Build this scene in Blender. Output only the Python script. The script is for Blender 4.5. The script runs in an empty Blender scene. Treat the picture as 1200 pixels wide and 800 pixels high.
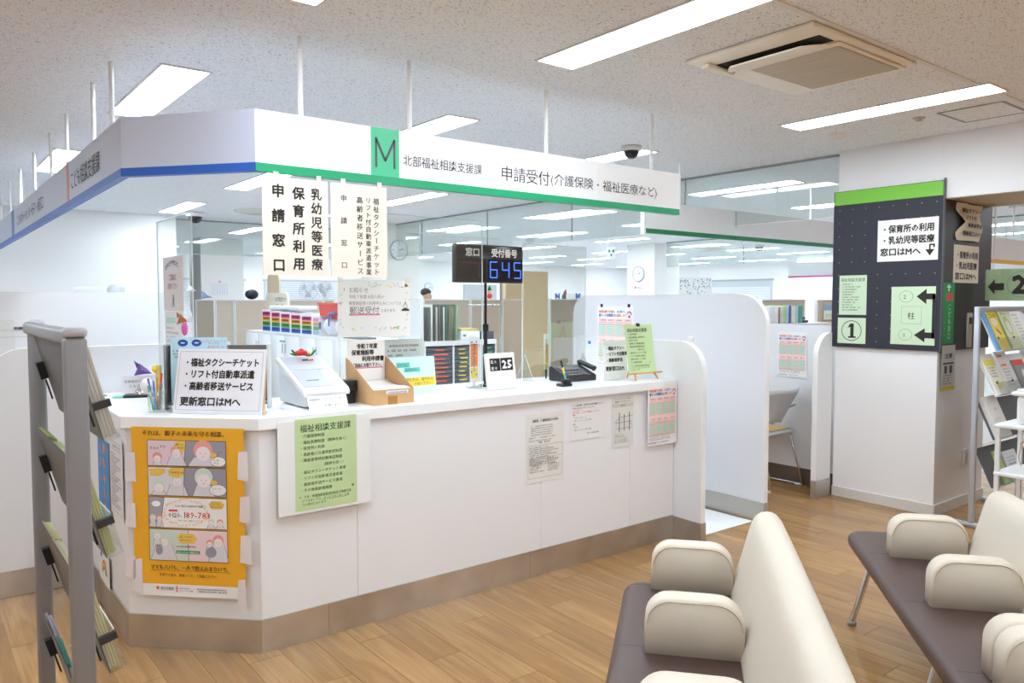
import bpy, bmesh, math, random
from mathutils import Matrix, Vector, noise
random.seed(7)
R = math.radians
# ------------------------------------------------------------------ camera
F, CX, CY, EYE = 906.0, 600.0, 400.0, 1.5
AZ = R(52.0195); PITCH = R(2.9696)
fh = Vector((math.cos(AZ), math.sin(AZ), 0)); UPW = Vector((0, 0, 1))
RIGHT = fh.cross(UPW); FWD = fh*math.cos(PITCH) - UPW*math.sin(PITCH); UPC = RIGHT.cross(FWD)
EYEP = Vector((0, 0, EYE))
cam = bpy.data.cameras.new('camera'); camo = bpy.data.objects.new('camera', cam)
bpy.context.scene.collection.objects.link(camo); bpy.context.scene.camera = camo
camo.location = EYEP
camo.rotation_euler = (math.pi/2 - PITCH, 0, AZ - math.pi/2)
cam.sensor_width = 36; cam.lens = F/1200*36; cam.clip_start = .05; cam.clip_end = 100
# ------------------------------------------------------------------ world, exposure
sc = bpy.context.scene
sc.view_settings.view_transform = 'Standard'; sc.view_settings.look = 'None'
sc.view_settings.gamma = 1; sc.view_settings.use_curve_mapping = False
sc.view_settings.exposure = 0.79
LAMP_COLOR = (.83, .925, 1.0, 1); LAMP_STRENGTH = 17.0
w = bpy.data.worlds.new('world'); sc.world = w; w.use_nodes = True
w.node_tree.nodes['Background'].inputs[0].default_value = (.9, .95, 1, 1)
w.node_tree.nodes['Background'].inputs[1].default_value = 1.0
sc.cycles.max_bounces = 10; sc.cycles.diffuse_bounces = 6; sc.cycles.transparent_max_bounces = 24
sc.cycles.caustics_reflective = False; sc.cycles.caustics_refractive = False
sc.cycles.sample_clamp_indirect = 6
CH = 2.64           # ceiling height
C = sc.collection

def ray(px, py): return RIGHT*((px-CX)/F) - UPC*((py-CY)/F) + FWD
def onX(px, py, x): d = ray(px, py); return EYEP + d*(x/d.x)
def onY(px, py, y): d = ray(px, py); return EYEP + d*(y/d.y)
def onZ(px, py, z=0): d = ray(px, py); return EYEP + d*((z-EYE)/d.z)
def at(px, depth): return fh*depth + RIGHT*((px-CX)/907.2*depth)      # a point on the floor plan
def zat(py, depth): return EYE - (py-353)/907.2*depth
def proj(v):
    p = v-EYEP; d = p.dot(FWD)
    return (CX+F*p.dot(RIGHT)/d, CY-F*p.dot(UPC)/d) if d > .05 else (-9999, -9999)

# ------------------------------------------------------------------ materials
def srgb(h):
    h = h.lstrip('#'); v = [int(h[i:i+2], 16)/255 for i in (0, 2, 4)]
    return tuple((c/12.92 if c <= .04045 else ((c+.055)/1.055)**2.4) for c in v) + (1,)
_m = {}
def M(hexc, rough=.5, metal=0, spec=.5, emit=0, coat=0, bump=0, bscale=60, var=0, vscale=8, name=None):
    key = (hexc, rough, metal, spec, emit, coat, bump, bscale, var, vscale)
    if key in _m: return _m[key]
    m = bpy.data.materials.new(name or 'mat_'+hexc.strip('#')); m.use_nodes = True
    nt = m.node_tree; b = nt.nodes['Principled BSDF']
    col = srgb(hexc); b.inputs['Base Color'].default_value = col
    b.inputs['Roughness'].default_value = rough; b.inputs['Metallic'].default_value = metal
    b.inputs['Specular IOR Level'].default_value = spec; b.inputs['Coat Weight'].default_value = coat
    if emit:
        b.inputs['Emission Color'].default_value = col; b.inputs['Emission Strength'].default_value = emit
    if bump or var:
        g = nt.nodes.new('ShaderNodeNewGeometry')
    if bump:
        n = nt.nodes.new('ShaderNodeTexNoise'); n.inputs['Scale'].default_value = bscale; n.inputs['Detail'].default_value = 4
        nt.links.new(g.outputs['Position'], n.inputs['Vector'])
        bp = nt.nodes.new('ShaderNodeBump'); bp.inputs['Strength'].default_value = bump; bp.inputs['Distance'].default_value = .002
        nt.links.new(n.outputs['Fac'], bp.inputs['Height']); nt.links.new(bp.outputs['Normal'], b.inputs['Normal'])
    if var:
        n = nt.nodes.new('ShaderNodeTexNoise'); n.inputs['Scale'].default_value = vscale; n.inputs['Detail'].default_value = 5
        nt.links.new(g.outputs['Position'], n.inputs['Vector'])
        mx = nt.nodes.new('ShaderNodeMix'); mx.data_type = 'RGBA'; mx.inputs['A'].default_value = tuple(c*(1-var) for c in col[:3])+(1,)
        mx.inputs['B'].default_value = tuple(min(1, c*(1+var)) for c in col[:3])+(1,)
        nt.links.new(n.outputs['Fac'], mx.inputs['Factor']); nt.links.new(mx.outputs['Result'], b.inputs['Base Color'])
    _m[key] = m
    return m
def acrylic(name, tint='#f4fbfa', refl=.06, haze=0.03, hazecol='#e6eeee'):
    m = bpy.data.materials.new(name); m.use_nodes = True; nt = m.node_tree; nt.nodes.clear()
    out = nt.nodes.new('ShaderNodeOutputMaterial'); tr = nt.nodes.new('ShaderNodeBsdfTransparent')
    tr.inputs[0].default_value = srgb(tint)
    df = nt.nodes.new('ShaderNodeBsdfDiffuse'); df.inputs[0].default_value = srgb(hazecol)
    m0 = nt.nodes.new('ShaderNodeMixShader'); m0.inputs[0].default_value = haze
    nt.links.new(tr.outputs[0], m0.inputs[1]); nt.links.new(df.outputs[0], m0.inputs[2])
    gl = nt.nodes.new('ShaderNodeBsdfGlossy'); gl.inputs['Roughness'].default_value = .03
    lw = nt.nodes.new('ShaderNodeLayerWeight'); lw.inputs[0].default_value = .35
    mul = nt.nodes.new('ShaderNodeMath'); mul.operation = 'MULTIPLY_ADD'; mul.inputs[1].default_value = .28; mul.inputs[2].default_value = refl
    nt.links.new(lw.outputs['Fresnel'], mul.inputs[0])
    m1 = nt.nodes.new('ShaderNodeMixShader'); nt.links.new(mul.outputs[0], m1.inputs[0])
    nt.links.new(m0.outputs[0], m1.inputs[1]); nt.links.new(gl.outputs[0], m1.inputs[2]); nt.links.new(m1.outputs[0], out.inputs[0])
    return m
ACR = acrylic('clear_acrylic', '#fdfffe', .035, .006); GLASS = acrylic('ceiling_glass', '#f7fbfa', .05, .02, '#dfe9e8')
WHITE = M('#eeeeee', .35, name='white_laminate'); WALL = M('#f6f6f6', .8, bump=.05, name='wall_paint')
FRONT = M('#ecedf1', .45, name='counter_front'); TOP = M('#f5f7fa', .25, name='counter_top')
PANEL = M('#e6e8ec', .5, name='booth_panel'); EDGE = M('#f4f5f6', .35, name='panel_edge')
PAPER = M('#f4f3f0', .7, name='white_paper'); CREAM = M('#ebe5d9', .7, name='cream_paper')
GREENP = M('#c3dca6', .7, name='green_paper'); PALEG = M('#cfe6c8', .7)
INK = M('#2a2726', .7, name='black_ink'); GREY = M('#8d8d8d', .7); LGREY = M('#c0c0c0', .7)
RED = M('#d8413c', .7); SALMON = M('#e5907f', .7); BLUE = M('#3d4a9e', .7); PINKP = M('#f6d5cf', .7); MINT = M('#c4dfd0', .7)
ALU = M('#b9bcc2', .32, .85, name='aluminium'); ALUD = M('#9b9b9d', .4, .6, name='aluminium_dark'); CHROME = M('#d8d8d8', .12, 1, name='chrome')
BLACK = M('#161617', .4, name='black_plastic'); DARK = M('#55524f', .5); TAPE = M('#efeae6', .25, name='clear_tape')
YEL = M('#f3cf2f', .6); ORG = M('#e8832d', .6); SIGNW = M('#f0f2f5', .3, name='sign_white')
PLAST = M('#eceef0', .3, name='white_plastic'); CARD = M('#c9a173', .75, var=.06, name='cardboard')

def steel():
    m = bpy.data.materials.new('brushed_steel'); m.use_nodes = True; nt = m.node_tree; b = nt.nodes['Principled BSDF']
    b.inputs['Metallic'].default_value = .9
    g = nt.nodes.new('ShaderNodeNewGeometry'); n = nt.nodes.new('ShaderNodeTexNoise'); n.inputs['Scale'].default_value = 3; n.inputs['Detail'].default_value = 3
    nt.links.new(g.outputs['Position'], n.inputs['Vector'])
    r = nt.nodes.new('ShaderNodeValToRGB'); r.color_ramp.elements[0].position = .3; r.color_ramp.elements[0].color = srgb('#bdb9b5')
    r.color_ramp.elements[1].position = .72; r.color_ramp.elements[1].color = srgb('#e6e3e0')
    nt.links.new(n.outputs['Fac'], r.inputs[0]); nt.links.new(r.outputs[0], b.inputs['Base Color'])
    n2 = nt.nodes.new('ShaderNodeTexNoise'); n2.inputs['Scale'].default_value = 9; n2.inputs['Detail'].default_value = 2
    nt.links.new(g.outputs['Position'], n2.inputs['Vector'])
    mr = nt.nodes.new('ShaderNodeMapRange'); mr.inputs['To Min'].default_value = .30; mr.inputs['To Max'].default_value = .34
    nt.links.new(n2.outputs['Fac'], mr.inputs[0]); nt.links.new(mr.outputs[0], b.inputs['Roughness'])
    return m
STEEL = steel()

PW, PL = .152, .92       # vinyl plank width and length, laid along y
def plank_material():
    m = bpy.data.materials.new('wood_plank_vinyl'); m.use_nodes = True; nt = m.node_tree; N = nt.nodes; L = nt.links
    b = N['Principled BSDF']
    g = N.new('ShaderNodeNewGeometry'); s = N.new('ShaderNodeSeparateXYZ'); L.new(g.outputs['Position'], s.inputs[0])
    def mth(op, a, bb=None, c=None):
        n = N.new('ShaderNodeMath'); n.operation = op
        for i, v in enumerate((a, bb, c)):
            if v is None: continue
            if isinstance(v, (int, float)): n.inputs[i].default_value = v
            else: L.new(v, n.inputs[i])
        return n.outputs[0]
    row = mth('FLOOR', mth('DIVIDE', s.outputs[0], PW))
    off = mth('MULTIPLY', mth('FRACT', mth('MULTIPLY', row, .37)), PL)
    col = mth('FLOOR', mth('DIVIDE', mth('ADD', s.outputs[1], off), PL))
    cb = N.new('ShaderNodeCombineXYZ'); L.new(row, cb.inputs[0]); L.new(col, cb.inputs[1])
    wn = N.new('ShaderNodeTexWhiteNoise'); wn.noise_dimensions = '3D'; L.new(cb.outputs[0], wn.inputs['Vector'])
    gv = N.new('ShaderNodeCombineXYZ')
    L.new(mth('MULTIPLY', s.outputs[0], 14.0), gv.inputs[0]); L.new(mth('MULTIPLY', s.outputs[1], 1.5), gv.inputs[1])
    L.new(mth('MULTIPLY', wn.outputs['Value'], 40), gv.inputs[2])
    n = N.new('ShaderNodeTexNoise'); n.inputs['Scale'].default_value = 1.0; n.inputs['Detail'].default_value = 7; n.inputs['Distortion'].default_value = .9
    L.new(gv.outputs[0], n.inputs['Vector'])
    fv = N.new('ShaderNodeCombineXYZ')
    L.new(mth('MULTIPLY', s.outputs[0], 60.0), fv.inputs[0]); L.new(mth('MULTIPLY', s.outputs[1], 2.4), fv.inputs[1]); L.new(wn.outputs['Value'], fv.inputs[2])
    n2 = N.new('ShaderNodeTexNoise'); n2.inputs['Scale'].default_value = 1.0; n2.inputs['Detail'].default_value = 3
    L.new(fv.outputs[0], n2.inputs['Vector'])
    f = mth('ADD', mth('MULTIPLY', n.outputs['Fac'], .56), mth('ADD', mth('MULTIPLY', wn.outputs['Value'], .15), mth('MULTIPLY', n2.outputs['Fac'], .34)))
    r = N.new('ShaderNodeValToRGB'); e = r.color_ramp.elements
    e[0].position = .32; e[0].color = srgb('#8a6840'); e[1].position = .78; e[1].color = srgb('#bf945e')
    k = e.new(.5); k.color = srgb('#9d7443')
    k = e.new(.6); k.color = srgb('#ab824f')
    L.new(f, r.inputs[0])
    # seams between planks where they are not separate pieces
    fx = mth('FRACT', mth('DIVIDE', s.outputs[0], PW)); fy = mth('FRACT', mth('DIVIDE', mth('ADD', s.outputs[1], off), PL))
    seam = mth('MAXIMUM', mth('LESS_THAN', fx, .012), mth('LESS_THAN', fy, .0025))
    mx = N.new('ShaderNodeMix'); mx.data_type = 'RGBA'; mx.inputs['B'].default_value = srgb('#87633f')
    L.new(mth('MULTIPLY', seam, .6), mx.inputs['Factor']); L.new(r.outputs[0], mx.inputs['A']); L.new(mx.outputs['Result'], b.inputs['Base Color'])
    rr = N.new('ShaderNodeMapRange'); rr.inputs['To Min'].default_value = .09; rr.inputs['To Max'].default_value = .19
    L.new(n.outputs['Fac'], rr.inputs[0]); L.new(rr.outputs[0], b.inputs['Roughness'])
    n3 = N.new('ShaderNodeTexNoise'); n3.inputs['Scale'].default_value = 3.5; n3.inputs['Detail'].default_value = 2; L.new(g.outputs['Position'], n3.inputs['Vector'])
    bp = N.new('ShaderNodeBump'); bp.inputs['Strength'].default_value = .15; bp.inputs['Distance'].default_value = .01
    L.new(n3.outputs['Fac'], bp.inputs['Height']); L.new(bp.outputs['Normal'], b.inputs['Normal'])
    return m
WOOD = plank_material()
def ceiling_material():
    m = bpy.data.materials.new('rock_wool_ceiling'); m.use_nodes = True; nt = m.node_tree; N = nt.nodes; L = nt.links
    b = N['Principled BSDF']; b.inputs['Roughness'].default_value = .9
    g = N.new('ShaderNodeNewGeometry')
    mp = N.new('ShaderNodeMapping'); mp.inputs['Scale'].default_value = (78, 135, 100); L.new(g.outputs['Position'], mp.inputs[0])
    n = N.new('ShaderNodeTexNoise'); n.inputs['Scale'].default_value = 1; n.inputs['Detail'].default_value = 3; n.inputs['Roughness'].default_value = .6; n.inputs['Distortion'].default_value = 1.6
    L.new(mp.outputs[0], n.inputs['Vector'])
    r = N.new('ShaderNodeValToRGB'); e = r.color_ramp.elements
    e[0].position = .35; e[0].color = srgb('#7d7a78'); e[1].position = .415; e[1].color = srgb('#f5f8ff')
    L.new(n.outputs['Fac'], r.inputs[0]); L.new(r.outputs[0], b.inputs['Base Color'])
    bp = N.new('ShaderNodeBump'); bp.inputs['Strength'].default_value = .5; bp.inputs['Distance'].default_value = .003
    L.new(n.outputs['Fac'], bp.inputs['Height']); L.new(bp.outputs['Normal'], b.inputs['Normal'])
    return m
CEIL = ceiling_material()
def lamp_material():
    m = bpy.data.materials.new('lamp_diffuser'); m.use_nodes = True; b = m.node_tree.nodes['Principled BSDF']
    b.inputs['Emission Color'].default_value = LAMP_COLOR; b.inputs['Emission Strength'].default_value = LAMP_STRENGTH
    return m
LAMP = lamp_material()
def leather(hexc):
    return M(hexc, .42, bump=.25, bscale=350, coat=.0)
SEATL = leather('#4f3c38'); BEIGEL = leather('#d7cebf')

# ------------------------------------------------------------------ mesh builder
_gl = {}
def glyph(ch, off=0):
    k = (ch, off)
    if k not in _gl:
        c = bpy.data.curves.new('t', 'FONT'); c.body = ch; c.size = 1; c.offset = off; c.resolution_u = 1
        o = bpy.data.objects.new('t', c); me = bpy.data.meshes.new_from_object(o)
        vs = [(v.co.x, v.co.y) for v in me.vertices]; fs = [tuple(p.vertices) for p in me.polygons]
        adv = .99 if ord(ch) > 0x2e7f else (max([v[0] for v in vs])+.07 if vs else .3)
        _gl[k] = (vs, fs, adv); bpy.data.objects.remove(o); bpy.data.curves.remove(c); bpy.data.meshes.remove(me)
    return _gl[k]

def BOLD(off, size):         # heavier strokes: the glyph printed a few times, slightly shifted
    if off <= .005: return ((0, 0),)
    d = off*size*(1.55 if off > .012 else 1)
    return ((-d, 0), (d, 0), (0, -d), (0, d), (-.7*d, -.7*d), (.7*d, .7*d), (-.7*d, .7*d), (.7*d, -.7*d)) if off > .012 else ((-d, 0), (d, 0))
class MB:
    def __init__(s): s.v = []; s.f = []; s.smooth = set(); s.mt = Matrix(); s.seg = []; s.fine = False
    def add(s, vs, fs, smooth=False):
        b = len(s.v); s.v += [tuple(s.mt @ Vector(v)) for v in vs]
        for f in fs:
            if smooth: s.smooth.add(len(s.f))
            s.f.append(tuple(b+i for i in f))
        return s
    def box(s, x0, x1, y0, y1, z0, z1):
        return s.add([(x, y, z) for z in (z0, z1) for y in (y0, y1) for x in (x0, x1)],
                     [(0, 2, 3, 1), (4, 5, 7, 6), (0, 1, 5, 4), (2, 6, 7, 3), (0, 4, 6, 2), (1, 3, 7, 5)])
    def bevbox(s, x0, x1, y0, y1, z0, z1, r=.005, seg=2):
        bm = bmesh.new(); bmesh.ops.create_cube(bm, size=1)
        for v in bm.verts: v.co = Vector(((x0+x1)/2+v.co.x*(x1-x0), (y0+y1)/2+v.co.y*(y1-y0), (z0+z1)/2+v.co.z*(z1-z0)))
        bmesh.ops.bevel(bm, geom=bm.edges[:], offset=r, segments=seg, affect='EDGES', profile=.5)
        bm.verts.index_update(); s.add([v.co[:] for v in bm.verts], [[v.index for v in f.verts] for f in bm.faces], True); bm.free(); return s
    def prism(s, pts, z0, z1):                 # plan outline, counter-clockwise, extruded up
        n = len(pts)
        return s.add([(x, y, z0) for x, y in pts]+[(x, y, z1) for x, y in pts],
                     [tuple(range(n-1, -1, -1)), tuple(range(n, 2*n))]+[(i, (i+1) % n, n+(i+1) % n, n+i) for i in range(n)])
    def slab(s, pts, y0, y1):                  # outline in x,z (counter-clockwise seen from the front), extruded in depth
        n = len(pts)
        return s.add([(x, y0, z) for x, z in pts]+[(x, y1, z) for x, z in pts],
                     [tuple(range(n)), tuple(range(2*n-1, n-1, -1))]+[(i, n+i, n+(i+1) % n, (i+1) % n) for i in range(n)])
    def quad(s, x0, x1, z0, z1, y=-.0012):
        return s.add([(x0, y, z0), (x1, y, z0), (x1, y, z1), (x0, y, z1)], [(0, 1, 2, 3)])
    def poly(s, pts, y=-.0012):
        return s.add([(x, y, z) for x, z in pts], [tuple(range(len(pts)))])
    def ell(s, x, z, rx, rz, y=-.0012, n=20, a0=0, a1=360):
        return s.poly([(x+rx*math.cos(R(a0+(a1-a0)*i/n)), z+rz*math.sin(R(a0+(a1-a0)*i/n))) for i in range(n if a1-a0 == 360 else n+1)], y)
    def ring(s, x, z, r, t, y=-.0012, n=28, rz=None):
        rz = rz or r
        vs = []
        for i in range(n):
            c_, s_ = math.cos(2*math.pi*i/n), math.sin(2*math.pi*i/n)
            vs += [(x+r*c_, y, z+rz*s_), (x+(r-t)*c_, y, z+(rz-t)*s_)]
        return s.add(vs, [(2*i, 2*((i+1) % n), 2*((i+1) % n)+1, 2*i+1) for i in range(n)])
    def frame(s, x0, x1, z0, z1, t=.001, y=-.0012):
        return s.quad(x0, x1, z0, z0+t, y).quad(x0, x1, z1-t, z1, y).quad(x0, x0+t, z0, z1, y).quad(x1-t, x1, z0, z1, y)
    def line(s, x0, z0, x1, z1, t=.001, y=-.0012):
        d = Vector((x1-x0, z1-z0)); 
        if d.length < 1e-6: return s
        n = Vector((-d.y, d.x)).normalized()*t/2
        return s.poly([(x0-n.x, z0-n.y), (x1-n.x, z1-n.y), (x1+n.x, z1+n.y), (x0+n.x, z0+n.y)][::1], y)
    def curve2(s, pts, t=.001, y=-.0012):
        for a, b in zip(pts, pts[1:]): s.line(a[0], a[1], b[0], b[1], t, y)
        return s
    def tube(s, pts, r, n=8, cap=True):
        pts = [Vector(p) for p in pts]; rr = r if isinstance(r, (list, tuple)) else [r]*len(pts)
        vs = []; prev = None
        for i, p in enumerate(pts):
            t = (pts[min(i+1, len(pts)-1)]-pts[max(i-1, 0)]).normalized()
            if prev is None: u = t.orthogonal().normalized()
            else: u = (prev - t*prev.dot(t)).normalized()
            prev = u; v = t.cross(u)
            for k in range(n):
                a = 2*math.pi*k/n; vs.append(p+(u*math.cos(a)+v*math.sin(a))*rr[i])
        fs = [(i*n+k, i*n+(k+1) % n, (i+1)*n+(k+1) % n, (i+1)*n+k) for i in range(len(pts)-1) for k in range(n)]
        s.add([tuple(v) for v in vs], fs, True)
        if cap: s.add([tuple(v) for v in vs[:n]], [tuple(range(n-1, -1, -1))]); s.add([tuple(v) for v in vs[-n:]], [tuple(range(n))])
        return s
    def lathe(s, prof, cx=0, cy=0, n=24):      # profile (radius, z) upwards
        vs = []; 
        for r, z in prof:
            for k in range(n): a = 2*math.pi*k/n; vs.append((cx+r*math.cos(a), cy+r*math.sin(a), z))
        fs = [(i*n+k, i*n+(k+1) % n, (i+1)*n+(k+1) % n, (i+1)*n+k) for i in range(len(prof)-1) for k in range(n)]
        s.add(vs, fs, True)
        return s
    def text(s, t, x, z, size, w=None, align='l', off=0, y=-.0014, shear=0):
        s.seg.append((len(s.v), len(s.f)))
        gs = [glyph(c) for c in t]; tot = sum(g[2] for g in gs)*size; k = 1
        if w: k = w/tot; tot = w
        if align == 'c': x -= tot/2
        if align == 'r': x -= tot
        for vs, fs, adv in gs:
            for q_, (dx, dz) in enumerate(BOLD(off, size)): s.add([(x+a*size*k+dx, y-q_*4e-5, z+b*size+dz) for a, b in vs], fs)
            x += adv*size*k
        return s
    def vtext(s, t, x, ztop, size, pitch=None, off=0, y=-.0014):
        pitch = pitch or size*1.02; s.seg.append((len(s.v), len(s.f)))
        for i, c in enumerate(t):
            if i and pitch > size*1.25: s.seg.append((len(s.v), len(s.f)))
            vs, fs, adv = glyph(c); z = ztop-size*.86-i*pitch
            for q_, (dx, dz) in enumerate(BOLD(off, size)):
                if c == 'ー': s.add([(x+(b-.38)*size+dx, y-q_*4e-5, z+(.88-a)*size+dz) for a, b in vs], fs)
                else: s.add([(x+(a-.5)*size+dx, y-q_*4e-5, z+b*size+dz) for a, b in vs], fs)
        return s
    def greek(s, x0, x1, z, h, y=-.0012, fill=.8, cw=None, seed=0):
        s.fine = True; rnd = random.Random(seed+int(z*9999)); cw = cw or h*1.0; x = x0; end = x0+(x1-x0)*fill
        while x < end:
            if rnd.random() > .12:
                q = cw*(.55+.3*rnd.random())
                s.quad(x, x+q, z+h*.1*rnd.random(), z+h*(.35+.15*rnd.random()), y); s.quad(x+q*.1*rnd.random(), x+q, z+h*.62, z+h*(.85+.15*rnd.random()), y)
                if rnd.random() > .4: s.quad(x+q*.4, x+q*.6, z, z+h, y)
            x += cw
        return s
    def obj(s, name, mat, parent=None, loc=None, rot=None):
        if name == 'lettering' and s.fine: name = 'small_print'
        if name == 'lettering' and 1 < len(s.seg) <= 16:
            cuts = [(0, 0)]+s.seg[1:]+[(len(s.v), len(s.f))]; o = None
            for (v0, f0), (v1, f1) in zip(cuts, cuts[1:]):
                k = MB(); k.v = s.v[v0:v1]; k.f = [tuple(i-v0 for i in f) for f in s.f[f0:f1]]
                if k.f: o = k.obj('text_line', mat, parent, loc, rot)
            return o
        me = bpy.data.meshes.new(name); me.from_pydata(s.v, [], s.f); me.materials.append(mat)
        for i in s.smooth: me.polygons[i].use_smooth = True
        me.update()
        o = bpy.data.objects.new(name, me); C.objects.link(o)
        if parent: o.parent = parent
        if loc: o.location = loc
        if rot: o.rotation_euler = rot
        if s.fine or name in ('small_print', 'schedule_cell', 'red_print', 'blue_print', 'speech_bubble', 'drawn_face', 'drawn_hair', 'drawn_body', 'drawn_clothes', 'orange_ring'): o['kind'] = 'stuff'
        return o

def tag(o, label, cat, group=None):
    o['label'] = label; o['category'] = cat
    if group: o['group'] = group
    return o
def thing(name, label, cat, loc=(0, 0, 0), rz=0, group=None, rx=0, ry=0):
    o = bpy.data.objects.new(name, None); C.objects.link(o); o.empty_display_size = .1
    o.location = loc; o.rotation_euler = (rx, ry, rz); return tag(o, label, cat, group)
def structure(o, label=None):
    o['kind'] = 'structure'
    if label: o['label'] = label
    return o
def smooth_mod(o, lv=2):
    md = o.modifiers.new('s', 'SUBSURF'); md.levels = lv; md.render_levels = lv; return o
def copy_tree(o, parent=None):
    c = o.copy(); C.objects.link(c)
    if parent: c.parent = parent
    for ch in [k for k in C.objects if k.parent == o]: copy_tree(ch, c)
    return c
FX = -math.pi/2      # rotation of a thing whose front faces -x ; 0 faces -y ; -45 deg faces the corner

def rounded(w, h, rl, rr, n=8):     # outline with rounded top corners
    p = [(0, 0), (w, 0)]
    if rr: p += [(w-rr+rr*math.cos(R(a*90/n)), h-rr+rr*math.sin(R(a*90/n))) for a in range(n+1)]
    else: p += [(w, h)]
    if rl: p += [(rl-rl*math.sin(R(a*90/n)), h-rl+rl*math.cos(R(a*90/n))) for a in range(n+1)]
    else: p += [(0, h)]
    return p

# ================================================================== SETTING
XL, XR, YN, YF = -6.0, 20.0, -6.0, 19.0
fl = structure(MB().box(XL, XR, YN, YF, -.1, -.0015).obj('floor', WOOD))
structure(MB().box(XL, XR, YN, YF, CH, CH+.1).obj('ceiling', CEIL))
structure(MB().box(XL, XR, YF, YF+.1, 0, CH).obj('wall_back', WALL))
structure(MB().box(XL, XR, YN-.1, YN, 0, CH).obj('wall_front', WALL))
structure(MB().box(XL-.1, XL, YN, YF, 0, CH).obj('wall_left', WALL))
structure(MB().box(XR, XR+.1, YN, YF, 0, CH).obj('wall_right', WALL))
structure(MB().box(XL, 2.864, 10.98, 11.06, 0, CH).obj('wall_inner', WALL))
OFL = M('#b6b6b2', .7, var=.05, name='office_carpet')  # added over the wood to cut orange bounce, tone tuned for ceiling light
structure(MB().prism([(1.36, 3.88), (3.79, 3.88), (3.79, 4.2), (4.49, 4.2), (4.49, 5.2), (5.8, 5.2), (5.8, 3.3), (19.9, 3.3), (19.9, 18.9), (-5.9, 18.9), (-5.9, 7.2), (1.36, 7.2)], -.0014, .0005).obj('floor_office', OFL), 'pale grey office carpet added behind the counters to temper bounce light')
# vinyl planks in the part of the floor the photograph shows near enough
pm = None; cand = []
for row in range(-30, 60):
    o_ = ((row*.37) % 1)*PL
    for col in range(-10, 12):
        x0, y0 = row*PW, col*PL-o_
        x1, y1 = x0+PW, y0+PL
        vis = False
        for (x, y) in ((x0, y0), (x1, y0), (x0, y1), (x1, y1), ((x0+x1)/2, (y0+y1)/2)):
            a, b = proj(Vector((x, y, 0)))
            if -20 < a < 1220 and 0 < b < 812: vis = True
        mx, my = (x0+x1)/2, (y0+y1)/2
        if x1 > 5.6 and my > 2.4: vis = False
        if x0 > .72 and x1 < 3.8 and y0 > 3.2: vis = False
        if mx > .72 and mx < 3.8 and my > 3.75: vis = False
        if my > 4.7 or mx > 6.5 or (mx > 3.8 and my > 4.6): vis = False
        if vis: cand.append((math.hypot(mx, my), x0, y0))
cand.sort()
for _, x0, y0 in cand[:300]:
    if pm is None:
        pm = MB().box(.0007, PW-.0007, .0007, PL-.0007, -.0015, 0).obj('plank', WOOD, fl); pm.location = (x0, y0, 0)
    else:
        o = pm.copy(); C.objects.link(o); o.location = (x0, y0, 0)
PANEL_FRONT_X = 5.618
# square column, beam over the passage, ceiling trims
col = structure(MB().box(5.618, 6.43, 2.402, 3.15, 0, CH-.001).obj('wall_column', M('#eff0f3', .6)), 'white square column carrying the black pinboard')
structure(MB().box(5.618, 6.40, -4.0, 2.401, 2.205, CH-.001).obj('trim_4', M('#eff0f3', .6)), 'white boxed beam over the passage right of the column')
structure(MB().box(5.63, 6.38, -3.9, 2.40, 2.2, 2.2049).obj('trim_5', M('#cfc6b8', .6)))
structure(MB().box(-4, 5.617, 1.735, 1.76, CH-.006, CH-.0005).obj('trim_1', M('#e4e2de', .4)))
bb = MB().box(5.606, 5.6179, 2.40, 3.15, .0, .075); structure(bb.obj('baseboard_right', M('#dddad6', .5)))
structure(MB().box(5.606, 6.43, 2.389, 2.4009, 0, .075).obj('baseboard_side', M('#d6d2cc', .5)))
# ceiling hung glass smoke barriers
def barrier(n, x0, y0, x1, y1, zb=2.16, step=1.15):
    root = MB()
    L = math.hypot(x1-x0, y1-y0); k = max(1, round(L/step)); ux, uy = (x1-x0)/L, (y1-y0)/L
    top = MB()
    def strip(mb, a, b, z0, z1, t):
        nx, ny = -uy*t/2, ux*t/2
        mb.prism([(x0+ux*a-nx, y0+uy*a-ny), (x0+ux*b-nx, y0+uy*b-ny), (x0+ux*b+nx, y0+uy*b+ny), (x0+ux*a+nx, y0+uy*a+ny)], z0, z1)
    strip(top, 0, L, CH-.018, CH-.001, .02)
    t = structure(top.obj('window_%d' % n, M('#9aa3a3', .4)))
    for i in range(k):
        g = MB(); strip(g, L*i/k+.004, L*(i+1)/k-.004, zb, CH-.018, .008); g.obj('pane', GLASS, t)
        if i:
            j = MB(); strip(j, L*i/k-.003, L*i/k+.003, zb, CH-.018, .012); j.obj('joint', M('#8f9897', .4), t)
    e = MB(); strip(e, 0, L, zb-.004, zb, .012); e.obj('edge', M('#e6efee', .2), t)
barrier(1, 5.73, 3.16, 5.73, 10.96, step=1.6)
barrier(2, 11.6, 3.0, 11.6, 10.0, step=1.8)
barrier(3, 2.9, 11.3, 5.5, 11.3, step=1.3)
barrier(4, 6.5, -3.5, 6.5, 2.3, zb=2.2)

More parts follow.
